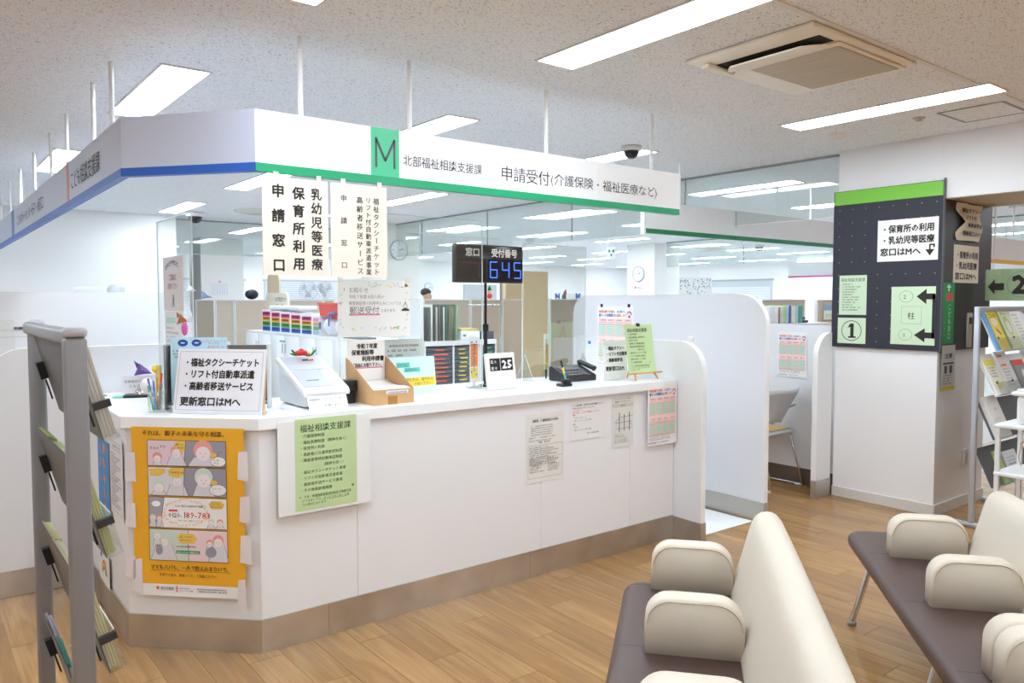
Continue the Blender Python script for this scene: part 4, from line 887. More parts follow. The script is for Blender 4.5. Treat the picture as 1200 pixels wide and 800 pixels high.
es = thing('poster', 'small green welfare services sheet standing on the wooden easel', 'poster', (3.478, 3.288, TZ+.050), R(0), None, rx=R(-8))
MB().box(0, .245, 0, .002, 0, .30).obj('sheet', GREENP, es)
ink(es, lambda m: green_text(m, .74), M('#4a5c43', .7)); 
m = MB().bevbox(.105, .135, -.004, .005, .288, .308, .002).obj('black_clip', BLACK, es)
# clear acrylic screens
def screen(x0, x1, y, z1, label, feet=True):
    t = thing('acrylic_screen', label, 'screen', (x0, y, TZ), 0)
    MB().box(0, x1-x0, 0, .004, .001, z1-TZ).obj('sheet', ACR, t)
    e = M('#dfe9ea', .15)
    for x in (0, x1-x0): MB().box(x-.002, x+.002, -.0005, .0045, .0012, z1-TZ).obj('edge', e, t)
    MB().box(0, x1-x0, -.0005, .0045, z1-TZ, z1-TZ+.003).obj('edge', e, t)
    if feet:
        for x in (.02, x1-x0-.02):
            m = MB(); m.mt = Matrix.Translation((x, 0, 0)); wedge(m, 0, .004, [(-.085, .0006), (.09, .0006), (.004, .16), (0, .16)]); m.obj('foot', ACR, t)
            for ya, yb in ((-.085, 0), (.09, .004)): MB().tube([(x+.002, ya, .003), (x+.002, yb, .16)], .0016, 5).obj('foot_edge', e, t)
    return t
screen(1.69, 2.566, 3.56, 1.95, 'clear acrylic screen behind the forms tray, carrying the pale mail notice', feet=False)
screen(2.97, 3.50, 3.70, 1.85, 'clear acrylic screen behind the calendar, with triangular feet')
an = sheet('acrylic_notice', 'pale notice with pastel confetti border about acceptance by post', 'notice', (1.68, 3.5575, 1.32), 0, .415, .290, M('#f1f1ef', .6))
cf = [MB() for _ in range(4)]; rnd = random.Random(5)
for i in range(70):
    sd_ = rnd.random()
    if i < 26: x, z = rnd.uniform(.16, .40), rnd.uniform(.255, .275)
    elif i < 50: x, z = rnd.uniform(.03, .40), rnd.uniform(.03, .05)
    elif i < 60: x, z = rnd.uniform(.01, .03), rnd.uniform(.05, .25)
    else: x, z = rnd.uniform(.385, .41), rnd.uniform(.06, .27)
    cf[i % 4].ell(x, z, .006, .005, -.0012, 5, rnd.uniform(0, 90), 360)
for m, c in zip(cf, ('#f3c8cf', '#f5ecb0', '#c6ead8', '#c8e2f0')): k = m.obj('confetti', M(c, .7), an); k['kind'] = 'stuff'
ink(an, lambda m: (m.text('お知らせ', .06, .225, .031, w=.11), m.text('令和７年度４月入所の', .06, .195, .022, w=.2), m.text('保育施設等の利用申込みについては', .06, .162, .022, w=.30)), M('#a7a4a4', .7))
ink(an, lambda m: (m.text('郵送受付', .062, .118, .043, w=.17, off=.004), m.text('となります。', .24, .125, .02, w=.1), m.text('！', .028, .225, .03)), M('#77747a', .7)); ink(an, lambda m: m.quad(.062, .235, .109, .116), M('#ee7fae', .6), 'pink_underline')
ink(an, lambda m: (m.poly([(.36, .13), (.41, .13), (.405, .14), (.385, .146), (.365, .14)]), m.ring(.384, .155, .012, .002), m.ell(.384, .172, .004, .004)), M('#3c3c40', .7), 'mail_mark')
for x in (.0, .385): MB().box(x, x+.03, -.001, -.0004, .275, .30).obj('tape', TAPE, an)
# left part of the counter: screen, papers, origami, pens
la = thing('acrylic_screen', 'clear acrylic screen standing along the left counter wing', 'screen', (1.05, 4.40, TZ), FX)
LW = .63
MB().box(0, LW, 0, .004, .001, .905).obj('sheet', ACR, la)
for x in (0, LW): MB().box(x-.0025, x+.0025, -.0005, .0045, .0012, .905).obj('edge', M('#dfe9ea', .15), la)
MB().box(0, LW, -.0005, .0045, .905, .909).obj('edge', M('#dfe9ea', .15), la)
an2 = sheet('acrylic_notice', 'pinkish beige notice with navy arched title on the clear screen', 'notice', (1.0445, 4.26, 1.452), FX, .36, .27, M('#e6dfdf', .6))
ink(an2, lambda m: [m.text(c, .045+.03*i, .205+.025*math.sin(math.pi*(i+.5)/9), .03, off=.02) for i, c in enumerate('おひとりやせいと')], M('#3f5f90', .7))
ink(an2, lambda m: (m.text('ご自由に', .10, .155, .035, w=.15, off=.01), m.text('お取り下さい', .08, .11, .035, w=.19, off=.01)), M('#a56f78', .7)); ink(an2, lambda m: (m.poly([(.17, .03), (.20, .02), (.20, .06), (.185, .09), (.17, .06)]), m.frame(.15, .2, .02, .08, .002)), M('#7f9aa0', .7), 'drawing')
an3 = sheet('acrylic_notice', 'white flyer with green heading low on the clear screen', 'notice', (1.0445, 4.25, 1.03), FX, .34, .42, M('#eef0f0', .6))
ink(an3, lambda m: m.quad(.03, .2, .36, .39), M('#bfe2d6', .7), 'green_heading'); ink(an3, lambda m: [m.greek(.03, .3, .33-.022*i, .010, seed=i, fill=.5+.5*((i*3) % 5)/5) for i in range(14)], M('#aeb4ba', .7)); ink(an3, lambda m: m.quad(.15, .3, .27, .29), M('#efb9b9', .7), 'pink_line')
def origami(loc, c1, label, name='origami_bird', s=1.0, rz=0):
    t = thing(name, label, 'origami', loc, rz)
    m = MB(); m.add([(0, 0, 0), (.05*s, .02*s, .03*s), (.09*s, 0, .012*s), (.05*s, -.02*s, .028*s), (.03*s, 0, .055*s), (.045*s, 0, .008*s)], [(0, 3, 4), (0, 4, 1), (4, 3, 2), (4, 2, 1), (0, 5, 3), (0, 1, 5), (5, 2, 3), (5, 1, 2)]); m.obj('body', M(c1, .7), t)
    m = MB(); m.add([(.03*s, 0, .05*s), (.0, .0, .068*s), (.012*s, .004*s, .03*s)], [(0, 1, 2), (2, 1, 0)]); m.obj('wing', M(c1, .6), t)
    return t
ec = thing('bell_stand', 'black call button tray with tiny silver bell and card on the left counter wing', 'bell', (.90, 4.33, TZ), R(-20))
MB().bevbox(-.04, .12, -.05, .05, 0, .014, .006).obj('tray', BLACK, ec); MB().lathe([(.032, .015), (.03, .03), (.018, .042), (0, .047)], .04, 0, 16).obj('bell', CHROME, ec); MB().bevbox(-.09, -.041, -.04, .04, 0, .01, .002).obj('card', M('#7cc4b4', .5), ec)
cd_ = sheet('card', 'white message card behind the call bell under the purple origami', 'card', (.87, 4.43, TZ+.001), R(-20), .17, .10, M('#ecebf0', .6), tilt=R(10), t=.002); ink(cd_, lambda m: (m.text('従業員用サービスは', .01, .065, .016, w=.14), m.text('こちらから', .03, .04, .016, w=.1)), M('#6a6a72', .7))
origami((.93, 4.435, TZ+.10), '#6a4b9a', 'purple origami crane perched on the message card', s=1.2, rz=R(-50))
origami((1.0, 3.86, 1.39), '#b06a3e', 'brown and pink paper heart hanging on the clear screen', name='paper_heart', s=.9, rz=R(40))
m = MB(); blob(m, (0, 0, 0), .026, (.6, .5, 1.3)); o = m.obj('paper_charm', M('#ee6fb8', .6)); o.location = (1.031, 3.84, 1.371); tag(o, 'pink oval paper charm on the clear screen edge', 'charm')
pcup = thing('pen_cup', 'clear pen cup with colourful pens and flags behind the taxi sign', 'pen cup', (.862, 3.685, TZ), 0)
MB().lathe([(0, .002), (.034, .002), (.038, .10), (.0365, .10), (.033, .004)], 0, 0, 16).obj('cup', ACR, pcup)
for i, (c, dx, dy, h) in enumerate((('#e0403a', .03, .02, .17), ('#7a4fb0', -.03, .01, .15), ('#3f8fd8', -.015, -.02, .14), ('#4fb07a', -.035, -.01, .12), ('#e8a53a', .01, .02, .15), ('#8f8fa0', .02, -.02, .13))):
    MB().tube([(dx*.4, dy*.4, .008), (dx, dy, h)], .0045, 7).obj('pen', M(c, .4), pcup)
m = MB(); blob(m, (.0, .02, .19), .015, (.8, .8, 1.1)); m.obj('yellow_flag', YEL, pcup); m = MB(); m.tube([(0, .01, .02), (0, .02, .18)], .002, 5); m.obj('flag_stick', PLAST, pcup)
m = MB(); blob(m, (-.03, .03, .115), .036, (.8, .7, 1)); m.obj('white_flower', M('#f0f0f4', .8), pcup)
mg = MB().lathe([(0, 0), (.012, 0), (.012, .006), (0, .007)], 0, 0, 16).obj('magnet', M('#2f8fd8', .4)); mg.rotation_euler = (0, -math.pi/2, 0); q = onX(691, 401, 3.80); mg.location = (3.8005, q.y, q.z); tag(mg, 'round blue magnet on the low partition beside the schedule poster', 'magnet')
kn = MB().bevbox(-.012, .012, -.02, .02, 0, .03, .003).obj('bracket', M('#eceff0', .4)); q = onX(810, 397, 3.82); kn.location = (3.82, q.y, 1.2516); tag(kn, 'small white bracket on top of the low partition', 'bracket')

# ================================================================== BENCHES
A_ = R(39.6); BE = Vector((-math.cos(A_), -math.sin(A_), 0)); BP = Vector((math.sin(A_), -math.cos(A_), 0))
# local frame of a bench: x from its front edge to its back, y from its far end towards the viewer
def bench(al0, al1, pe0, arms, label, back0, group=None):
    o_ = BP*pe0 + BE*al0
    t = thing('waiting_bench', label, 'bench', (o_.x, o_.y, 0), 0, group)
    L_ = al1-al0
    mt = Matrix.Rotation(math.atan2(BP.y, BP.x), 4, 'Z')      # x -> BP ; y -> -BE, so lengths run to negative y
    def B(): m = MB(); m.mt = mt.copy(); return m
    rc = .075; cr = lambda cx, cy, a0: [(cx+rc*math.cos(R(a0+15*i)), cy+rc*math.sin(R(a0+15*i))) for i in range(7)]
    m = B(); m.prism(cr(.52-rc, -rc, 0)+cr(rc, -rc, 90)+cr(rc, -L_+rc, 180)+cr(.52-rc, -L_+rc, 270), .355, .425); o = m.obj('seat', SEATL, t)
    for p_ in o.data.polygons: p_.use_smooth = True
    md = o.modifiers.new('round', 'BEVEL'); md.width = .03; md.segments = 4; md.limit_method = 'ANGLE'; md.angle_limit = R(50)
    m = B(); m.bevbox(.03, .50, -L_+.05, -.05, .335, .354, .005); m.obj('seat_base', M('#6b5548', .5), t)
    for a in arms:
        m = B(); ys0 = -(a-al0)+.042; m.tube([(.004, ys0, .378), (.010, ys0, .408), (.028, ys0, .4235), (.37, ys0, .4252)], .0022, 5); m.obj('seam', M('#3d2f2e', .6), t)
    # reclining back: profile in x,z extruded along the bench, with rounded far end
    prof = [(.375, .40), (.385, .43), (.415, .52), (.445, .62), (.462, .685), (.482, .718), (.52, .73), (.56, .722), (.58, .69), (.58, .60), (.57, .50), (.56, .40)]
    n = len(prof); m = B(); ys_ = [(-back0, .82), (-back0-.012, .93), (-back0-.04, 1), (-L_+.04, 1), (-L_+.012, .93), (-L_, .82)]
    vs = []; cx_, cz_ = .48, .42
    for y, k in ys_: vs += [(cx_+(x-cx_)*(k if k < 1 else 1), y, cz_+(z-cz_)*(.90+.1*k if k < 1 else 1)) for x, z in prof]
    fs = [(i*n+j, i*n+(j+1) % n, (i+1)*n+(j+1) % n, (i+1)*n+j) for i in range(len(ys_)-1) for j in range(n)]
    fs += [tuple(range(n))[::-1], tuple(range((len(ys_)-1)*n, len(ys_)*n))]
    m.add(vs, fs, True); o = m.obj('backrest', BEIGEL, t); smooth_mod(o, 1)
    for a in arms:
        y1 = -(a-al0); y0 = y1+.085        # a is the near face
        ar = lambda cx, cz, r, a0, a1, k=7: [(cx+r*math.cos(R(a0+(a1-a0)*i/k)), cz+r*math.sin(R(a0+(a1-a0)*i/k))) for i in range(k+1)]
        p = [(.10, .41), (.40, .41)]+ar(.318, .518, .082, 0, 90)+ar(.178, .524, .076, 90, 180)
        nn = len(p); vs = []; lay = [(y0, .93), (y0-.008, .985), (y0-.018, 1), (y1+.012, 1), (y1+.005, .988), (y1, .955)]
        for y, k in lay: vs += [(.25+(x-.25)*k, y, .41+(z-.41)*k if z > .42 else z) for x, z in p]
        fs = [(i*nn+j, i*nn+(j+1) % nn, (i+1)*nn+(j+1) % nn, (i+1)*nn+j) for i in range(len(lay)-1) for j in range(nn)]
        fs += [tuple(range(nn))[::-1], tuple(range((len(lay)-1)*nn, len(lay)*nn))]
        m = B(); m.add(vs, fs, True); o = m.obj('armrest', BEIGEL, t)
        m = B(); pts = [(.25+(x-.25)*.95, y1-.0012, .41+(z-.41)*.95) for x, z in p[2:]]; m.tube(pts, .0022, 6); m.obj('piping', M('#cdbfa6', .5), o)
    for y in (-.09, -L_/2, -L_+.09):
        m = B(); m.tube([(.12, y, .34), (.09, y, .27), (.035, y, .06), (.02, y, .018)], .013, 10); m.obj('leg', CHROME, t)
        m = B(); m.tube([(.40, y, .34), (.43, y, .27), (.48, y, .06), (.495, y, .018)], .013, 10); m.obj('leg', CHROME, t)
        for x in (.02, .495):
            m = B(); m.lathe([(0, 0), (.02, 0), (.02, .014), (.014, .02), (0, .02)], x, y, 12); m.obj('foot_pad', ALUD, t)
    m = B(); m.tube([(.26, -.08, .315), (.26, -L_+.08, .315)], .02, 8); m.obj('beam', ALU, t)
    return t
bench(-2.975, -1.10, -.205, (-2.885, -2.35, -1.81, -1.26), 'brown padded waiting bench with cream armrests, nearest the counter', .0)
bench(-3.87, -1.75, .765, (-3.47, -2.925, -2.385, -2.30), 'brown padded waiting bench with cream armrests near the right edge, chrome leg showing', .36)

# ================================================================== LEFT LEAFLET STAND (seen from its end)
ls = thing('leaflet_stand', 'tall grey aluminium leaflet stand seen from its end at the left', 'rack', (0, 0, 0))
def post(mb, x, y, w_=.045, d_=.06, z1=1.44): mb.bevbox(x-d_/2, x+d_/2, y-w_/2, y+w_/2, .03, z1, .01, 3)
NEAR, FAR = (.270, 1.82), (.298, 2.68)
PG = M('#96969a', .42, .5, name='grey_profile')
for (x, y) in (NEAR, FAR):
    m = MB(); m.mt = Matrix.Translation((x, y, 0)); m.bevbox(-.022, .022, -.016, .016, .03, 1.425, .008, 3); m.obj('post', PG, ls)
    m = MB(); m.mt = Matrix.Translation((x, y, 0)); m.bevbox(-.023, .023, -.018, .018, 1.4255, 1.446, .008, 3); m.obj('post_cap', M('#c3c6cf', .35, .3), ls)
    m = MB(); m.mt = Matrix.Translation((x, y, 0)); m.bevbox(-.25, .25, -.03, .03, .0005, .0295, .01, 2); m.obj('foot', PG, ls)
m = MB(); m.bevbox(.262, .294, NEAR[1]+.019, FAR[1]-.019, 1.405, 1.44, .01, 3); m.obj('top_bar', M('#a9acb4', .4, .5), ls)
tiers = [1.408, 1.133, .858, .583, .308]
for i, zt in enumerate(tiers):
    y0, y1 = 1.98, 2.64
    th = R(15)
    def T(m): m.mt = Matrix.Translation((.287, 0, zt)) @ Matrix.Rotation(-th, 4, 'Y'); return m      # leaning plate: local -z runs down and outwards
    m = T(MB()); m.box(-.002, .0, y0, y1, -.238, -.0); sh = m.obj('shelf_plate', M('#6f7072', .4, .4), ls)
    m = T(MB()); m.box(.0, .036, y0, y1, -.242, -.2385); m.obj('shelf_lip', ACR, sh)
    m = T(MB()); m.box(.034, .036, y0, y1, -.238, -.14); m.obj('clear_front', ACR, sh)
    m = T(MB()); m.tube([(.035, y0, -.14), (.035, y1, -.14)], .002, 6); m.obj('front_edge', M('#dfe7e8', .2), sh)
    for y in (y0+.0, y1-.03): m = T(MB()); m.box(-.022, -.0025, y, y+.024, -.135, -.085); m.obj('bracket', BLACK, sh)
    for y in (y0+.002, y1-.01): m = T(MB()); m.tube([(-.01, y, -.14), (-.01, y, -.20)], .0025, 6); m.obj('bracket_rod', BLACK, sh)
    m = T(MB()); m.box(.0, .038, y0-.002, y0+.012, -.165, -.148); m.obj('divider_clip', M('#3c3d40', .4), sh)
rnd = random.Random(11)
cols_ = [[('#d9d7d2', .03)]*3, [('#c2c792', .022), ('#b9c08a', .024), ('#9aa86a', .02)], [('#cfc9a0', .024), ('#d6d2b4', .02), ('#b8b88a', .022)], [('#bdbdb5', .022), ('#4d9a86', .012), ('#b9a9b9', .015)], [('#cfcabc', .02)]*3]
for i, zt in enumerate(tiers):
    for j in range(3):
        c, tk = cols_[i][j]; y0 = 1.995+j*.215
        m = MB(); m.mt = Matrix.Translation((.287, 0, zt)) @ Matrix.Rotation(-R(15), 4, 'Y')
        m2 = MB(); m2.mt = m.mt.copy()
        n_ = 4
        for k in range(n_): m.box(.002+tk*k/n_, .002+tk*(k+1)/n_-.0008, y0, y0+.205, -.2375+.003*(k % 2), .0-rnd.uniform(0, .012)-.005*k)
        o = m.obj('leaflet_bundle', M(c, .7)); tag(o, ['near', 'middle', 'far'][j]+' bundle of leaflets in the '+['top', 'second', 'third', 'fourth', 'lowest'][i]+' tier of the left stand', 'leaflets', 'leaflets in the left stand')

# ================================================================== COLUMN WITH PINBOARD
BOARDM = M('#2c2d38', .6, name='charcoal_board')
pbd = thing('pinboard', 'charcoal perforated board with lime green header on the column front', 'board', (5.612, 3.168, 1.155), FX)
MB().box(0, .79, -.018, .0055, 0, 1.172).obj('board', BOARDM, pbd)
MB().box(.004, .786, -.0215, -.0185, 1.07, 1.168).obj('green_header', M('#7ac43c', .45), pbd)
MB().box(-.003, 0, -.021, .0055, 0, 1.172).obj('side_trim', M('#4a4b52', .4), pbd); MB().box(.79, .796, -.023, .0055, 0, 1.185).obj('side_trim', M('#5a5c66', .35), pbd)
m = MB()
for i in range(8):
    for j in range(11): m.ell(.045+.1*i, .05+.098*j, .0032, .0032, -.0188, 6)
k = m.obj('pin_holes', M('#b9bac0', .5), pbd); k['kind'] = 'stuff'
sb = thing('side_board', 'charcoal board on the right flank of the column', 'board', (5.622, 2.395, 1.155), 0)
MB().box(0, .80, -.014, .005, 0, 1.045).obj('board', M('#3a3b3d', .4), sb)
m = MB()
for i in range(8):
    for j in range(10): m.ell(.05+.1*i, .05+.1*j, .003, .003, -.0148, 6)
k = m.obj('pin_holes', M('#8b8c90', .5), sb); k['kind'] = 'stuff'
BX = 5.5905
def bpaper(x0y0, x1y1, label, mat=PALEG, name='notice', cat='notice', x=BX):
    a, b = onX(*x0y0, x), onX(*x1y1, x)
    return sheet(name, label, cat, (x, a.y, b.z), FX, a.y-b.y, a.z-b.z, mat), a.y-b.y, a.z-b.z
p1, w1, h1 = bpaper((1029, 259), (1099, 304), 'white notice with three bold lines and hooked arrow on the charcoal board', PAPER)
ink(p1, lambda m: (m.text('・保育所の利用', w1*.06, h1*.70, h1*.2, w=w1*.88, off=.02), m.text('・乳幼児等医療', w1*.06, h1*.43, h1*.2, w=w1*.88, off=.02), m.text('窓口はMへ', w1*.05, h1*.15, h1*.2, w=w1*.68, off=.02)))
ink(p1, lambda m: (m.quad(w1*.86, w1*.885, h1*.24, h1*.36), m.quad(w1*.86, w1*.95, h1*.34, h1*.375), m.quad(w1*.925, w1*.95, h1*.29, h1*.36), m.poly([(w1*.80, h1*.25), (w1*.872, h1*.10), (w1*.945, h1*.25)])), INK, 'arrow')
p2, w2, h2 = bpaper((984, 323), (1015, 369), 'pale green services list above the number one on the charcoal board')
ink(p2, lambda m: (m.text('福祉相談支援課', w2*.06, h2*.85, h2*.10, w=w2*.88), [m.greek(w2*.12, w2*.92, h2*(.76-.065*i), h2*.03, seed=i, fill=.45+.5*((i*3) % 4)/4) for i in range(11)]), M('#5c6a58', .7))
p3, w3, h3 = bpaper((982, 372), (1014, 403), 'pale green sign with circled number one on the charcoal board')
ink(p3, lambda m: (m.quad(w3*.46, w3*.58, h3*.24, h3*.78), m.poly([(w3*.36, h3*.62), (w3*.46, h3*.64), (w3*.46, h3*.78)]), m.quad(w3*.38, w3*.66, h3*.22, h3*.28)), INK, 'digit'); ink(p3, lambda m: m.ring(w3*.5, h3*.5, w3*.36, .005, rz=h3*.4), INK, 'circle')
p4, w4, h4 = bpaper((1045, 336), (1095, 405), 'pale green pillar plan with black arrows between circled two and one')
ink(p4, lambda m: (m.ring(w4*.34, h4*.83, w4*.16, .002, rz=h4*.1), m.ring(w4*.34, h4*.17, w4*.16, .002, rz=h4*.1), m.frame(w4*.24, w4*.70, h4*.36, h4*.66, .0015)), M('#5d6b5d', .7), 'plan_lines')
ink(p4, lambda m: (m.text('2', w4*.28, h4*.79, h4*.10), m.text('1', w4*.28, h4*.13, h4*.10), m.text('柱', w4*.38, h4*.45, h4*.13)))
ink(p4, lambda m: (m.poly([(w4*.58, h4*.83), (w4*.80, h4*.70), (w4*.80, h4*.96)]), m.quad(w4*.80, w4*.99, h4*.78, h4*.88)), INK, 'arrow'); ink(p4, lambda m: (m.poly([(w4*.54, h4*.17), (w4*.78, h4*.05), (w4*.78, h4*.29)]), m.quad(w4*.78, w4*.99, h4*.12, h4*.22)), INK, 'arrow'); ink(p4, lambda m: m.quad(w4*.93, w4*1.0, h4*.12, h4*.86), INK, 'arrow_bar')
SY = 2.3795
def spaper(a_, b_, label, mat=PAPER, name='notice', cat='notice', y=SY):
    a, b = onY(*a_, y), onY(*b_, y)
    return sheet(name, label, cat, (a.x, y, b.z), 0, b.x-a.x, a.z-b.z, mat), b.x-a.x, a.z-b.z
s1, w1, h1 = spaper((1120, 237), (1147, 284), 'crumpled white notice with a torn left edge, upper one on the column flank', CREAM)
for ch in list(s1.children): bpy.data.objects.remove(ch)
m = MB(); nx, nz = 6, 10; vs = []
for j in range(nz+1):
    for i in range(nx+1):
        z = h1*j/nz; lft = w1*.28*max(0, 1-abs(z/h1-.5)/.28); x = lft+(w1-lft)*i/nx
        vs.append((x, -.012+.010*math.sin(i*1.3+j*.9), z))
m.add(vs, [(j*(nx+1)+i, j*(nx+1)+i+1, (j+1)*(nx+1)+i+1, (j+1)*(nx+1)+i) for j in range(nz) for i in range(nx)], True); m.obj('sheet', CREAM, s1)
ink(s1, lambda m: (m.text('福祉タクシー', w1*.12, h1*.76, h1*.13, w=w1*.8, off=.02, y=-.024), m.text('リフト付', w1*.28, h1*.58, h1*.12, w=w1*.45, off=.02, y=-.024), m.text('高齢者移送', w1*.38, h1*.38, h1*.12, w=w1*.58, off=.02, y=-.024), m.text('更新窓口はMへ', w1*.18, h1*.14, h1*.14, w=w1*.8, off=.02, y=-.024)))
s2_, w2, h2 = spaper((1118, 286), (1146, 332), 'curling white notice with three bold lines, lower one on the column flank', CREAM)
ink(s2_, lambda m: (m.text('・保育所の利用', w2*.1, h2*.66, h2*.2, w=w2*.86, off=.02), m.text('・乳幼児医療', w2*.06, h2*.38, h2*.2, w=w2*.86, off=.02), m.text('窓口はMへ', w2*.06, h2*.1, h2*.2, w=w2*.86, off=.02)))
s3, w3, h3 = spaper((1105, 331), (1117, 402), 'narrow green vertical sign with arrow on the column flank corner', M('#2a9a57', .5), 'guide_sign', 'sign')
ink(s3, lambda m: (m.poly([(w3*.3, h3*.92), (w3*.7, h3*.92), (w3*.5, h3*.98)]), m.quad(w3*.44, w3*.56, h3*.86, h3*.93), m.vtext('こども窓口', w3*.6, h3*.66, h3*.115, h3*.12), m.vtext('・・・', w3*.2, h3*.4, h3*.1)), M('#e9f5ec', .6)); ink(s3, lambda m: m.quad(w3*.3, w3*.85, h3*.70, h3*.83), M('#d65a5a', .6), 'red_mark')
s4, w4, h4 = spaper((1104, 405), (1118, 456), 'grey torn sheet with a yellow strip below the green vertical sign', M('#c9c8c4', .7))
ink(s4, lambda m: (m.quad(0, w4, 0, h4*.09)), M('#d9c23a', .6), 'yellow_strip'); ink(s4, lambda m: (m.text('注意', w4*.2, h4*.72, h4*.12, w=w4*.6, off=.02), m.quad(w4*.2, w4*.4, h4*.38, h4*.55), m.quad(w4*.58, w4*.8, h4*.38, h4*.55), m.quad(w4*.1, w4*.9, h4*.58, h4*.62), [m.greek(w4*.1, w4*.9, h4*(.32-.06*i), h4*.03, seed=i) for i in range(4)]), M('#55555a', .7))
q = onY(1133, 378, 2.38)
pn = thing('wall_panel', 'small beige control panel with dark display on the column flank board', 'control panel', (q.x-.01, 2.3805, q.z-.18), 0); MB().bevbox(0, .075, -.014, 0, 0, .25, .004).obj('plate', M('#b9b2a6', .5), pn); MB().bevbox(.015, .06, -.017, -.0145, .17, .22, .001).obj('display', M('#2d2326', .3), pn)
q = onY(1128, 545, 2.40)
so = thing('wall_socket', 'white wall socket low on the column flank behind the leaflet rack', 'socket', (q.x, 2.401, q.z), 0); MB().bevbox(0, .07, -.01, 0, 0, .12, .003).obj('plate', M('#dedcd8', .5), so); MB().bevbox(.02, .05, -.013, -.0105, .03, .09, .001).obj('insert', M('#c9c6c0', .5), so)
# number two board hanging in the passage
n2b = thing('number_board', 'pale green board with black arrow and large circled two beyond the column', 'sign', (6.2, 2.33, 1.505), FX)
MB().bevbox(0, .50, -.006, .0, 0, .225, .002).obj('board', M('#b6cfa4', .5), n2b); MB().box(-.006, .506, -.0095, -.0068, -.006, .231).obj('acrylic_cover', ACR, n2b)
ink(n2b, lambda m: (m.poly([(.02, .10), (.065, .155), (.065, .045)], -.0101), m.quad(.065, .125, .075, .125, -.0101)), INK, 'arrow')
MB().text('2', .175, .055, .175, w=.105, off=.03, y=-.0101).obj('digit', INK, n2b); MB().ring(.235, .115, .092, .002, -.0099).obj('circle', M('#5f6f5c', .6), n2b)
for x in (.05, .45): MB().tube([(x, -.003, .231), (x, -.003, CH-1.505-.001)], .002, 5).obj('hanging_wire', M('#cfd4d6', .4), n2b)

# ================================================================== RIGHT LEAFLET RACK
rr = thing('leaflet_rack', 'tall aluminium rack of tilted leaflet tiers beside the column', 'rack', (5.545, 2.125, 0), 0)
RA = M('#bfc6d2', .35, .35)
for x in (0, .80):
    m = MB(); m.bevbox(x-.018, x+.018, -.016, .016, .028, 1.465, .006); m.obj('post', RA, rr)
    m = MB(); m.bevbox(x-.018, x+.018, -.26, .24, .0005, .027, .006); m.obj('foot', RA, rr)
MB().bevbox(.019, .781, -.012, .012, 1.43, 1.465, .005).obj('top_bar', RA, rr)
rt = [1.42, 1.13, .84, .52]
ths = R(24)
for i, zt in enumerate(rt):
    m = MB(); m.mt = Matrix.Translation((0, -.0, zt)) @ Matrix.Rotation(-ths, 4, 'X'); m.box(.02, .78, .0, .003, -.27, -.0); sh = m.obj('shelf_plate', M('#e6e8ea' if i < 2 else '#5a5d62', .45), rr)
    m = MB(); m.mt = Matrix.Translation((0, -.0, zt)) @ Matrix.Rotation(-ths, 4, 'X'); m.box(.02, .78, -.04, .0, -.275, -.2705); m.obj('shelf_lip', M('#dfe4e8', .2), sh)
    m = MB(); m.mt = Matrix.Translation((0, -.0, zt)) @ Matrix.Rotation(-ths, 4, 'X'); m.box(.02, .78, -.042, -.0405, -.275, -.19); m.obj('clear_front', ACR, sh)
    for x in (.0, .26, .52, .77): m = MB(); m.mt = Matrix.Translation((0, -.0, zt)) @ Matrix.Rotation(-ths, 4, 'X'); m.bevbox(x+.015, x+.03, -.048, -.043, -.2, -.185, .001); m.obj('divider_clip', BLACK, sh)
def booklet(tier, x, w_, h_, c, label, fn=None, t_=.012, dy=0, ri=0):
    o = thing('booklet', label, 'booklet', (5.545+x, 2.125, rt[tier]), 0, 'booklets in the right rack', rx=-ths)
    MB().box(0, w_, -t_-.001-dy, -.001-dy, -.268, -.268+h_).obj('cover', M(c, .5), o)
    MB().box(.001, w_-.001, -t_-.0005-dy+.002, -.002-dy, -.267, -.2665+h_).obj('pages', M('#f4f4f2', .7), o)
    if fn:
        for c2, f in fn:
            m = MB(); m.mt = Matrix.Translation((0, -t_-.0012-dy, -.268)); f(m); k = m.obj('cover_print', M(c2, .6), o)
    return o
booklet(0, .035, .05, .30, '#6aa7dc', 'slim blue booklet at the left end of the top tier', dy=.0)
booklet(0, .09, .15, .30, '#f2d43a', 'yellow booklet with dark pen drawing on the top tier', [('#4a4636', lambda m: (m.text('ごっ子', .02, .23, .035, off=.02), m.line(.05, .15, .10, .11, .014))), ('#f6ecc0', lambda m: m.ell(.07, .20, .05, .03))])
booklet(0, .25, .03, .29, '#8aa05a', 'thin olive booklet behind the yellow one on the top tier')
booklet(0, .285, .17, .29, '#dfe8c0', 'pale green booklet with round drawing on the top tier', [('#b9d48a', lambda m: m.ell(.08, .17, .055, .07)), ('#efe7ea', lambda m: m.ell(.08, .16, .035, .045, -.002)), ('#6f8f4a', lambda m: m.text('あんしん', .03, .25, .025, off=.01))])
booklet(0, .48, .17, .29, '#eef0f2', 'white leaflet with fine print on the top tier', [('#8a8c92', lambda m: [m.greek(.02, .15, .24-.025*i, .010, seed=i) for i in range(8)])])
booklet(1, .04, .18, .28, '#f0efe6', 'white and yellow booklet leaning out of the second tier', [('#eadf62', lambda m: (m.quad(.0, .17, .20, .24), m.ell(.09, .07, .03, .03))), ('#6e6e70', lambda m: [m.greek(.03, .15, .18-.02*i, .009, seed=i) for i in range(4)])])
booklet(1, .26, .19, .29, '#e9ebee', 'white booklet with orange headings on the second tier', [('#e88a4a', lambda m: (m.quad(.02, .11, .25, .265), m.quad(.03, .12, .185, .2))), ('#9a9ca2', lambda m: [m.greek(.03, .16, .16-.022*i, .009, seed=i) for i in range(6)])])
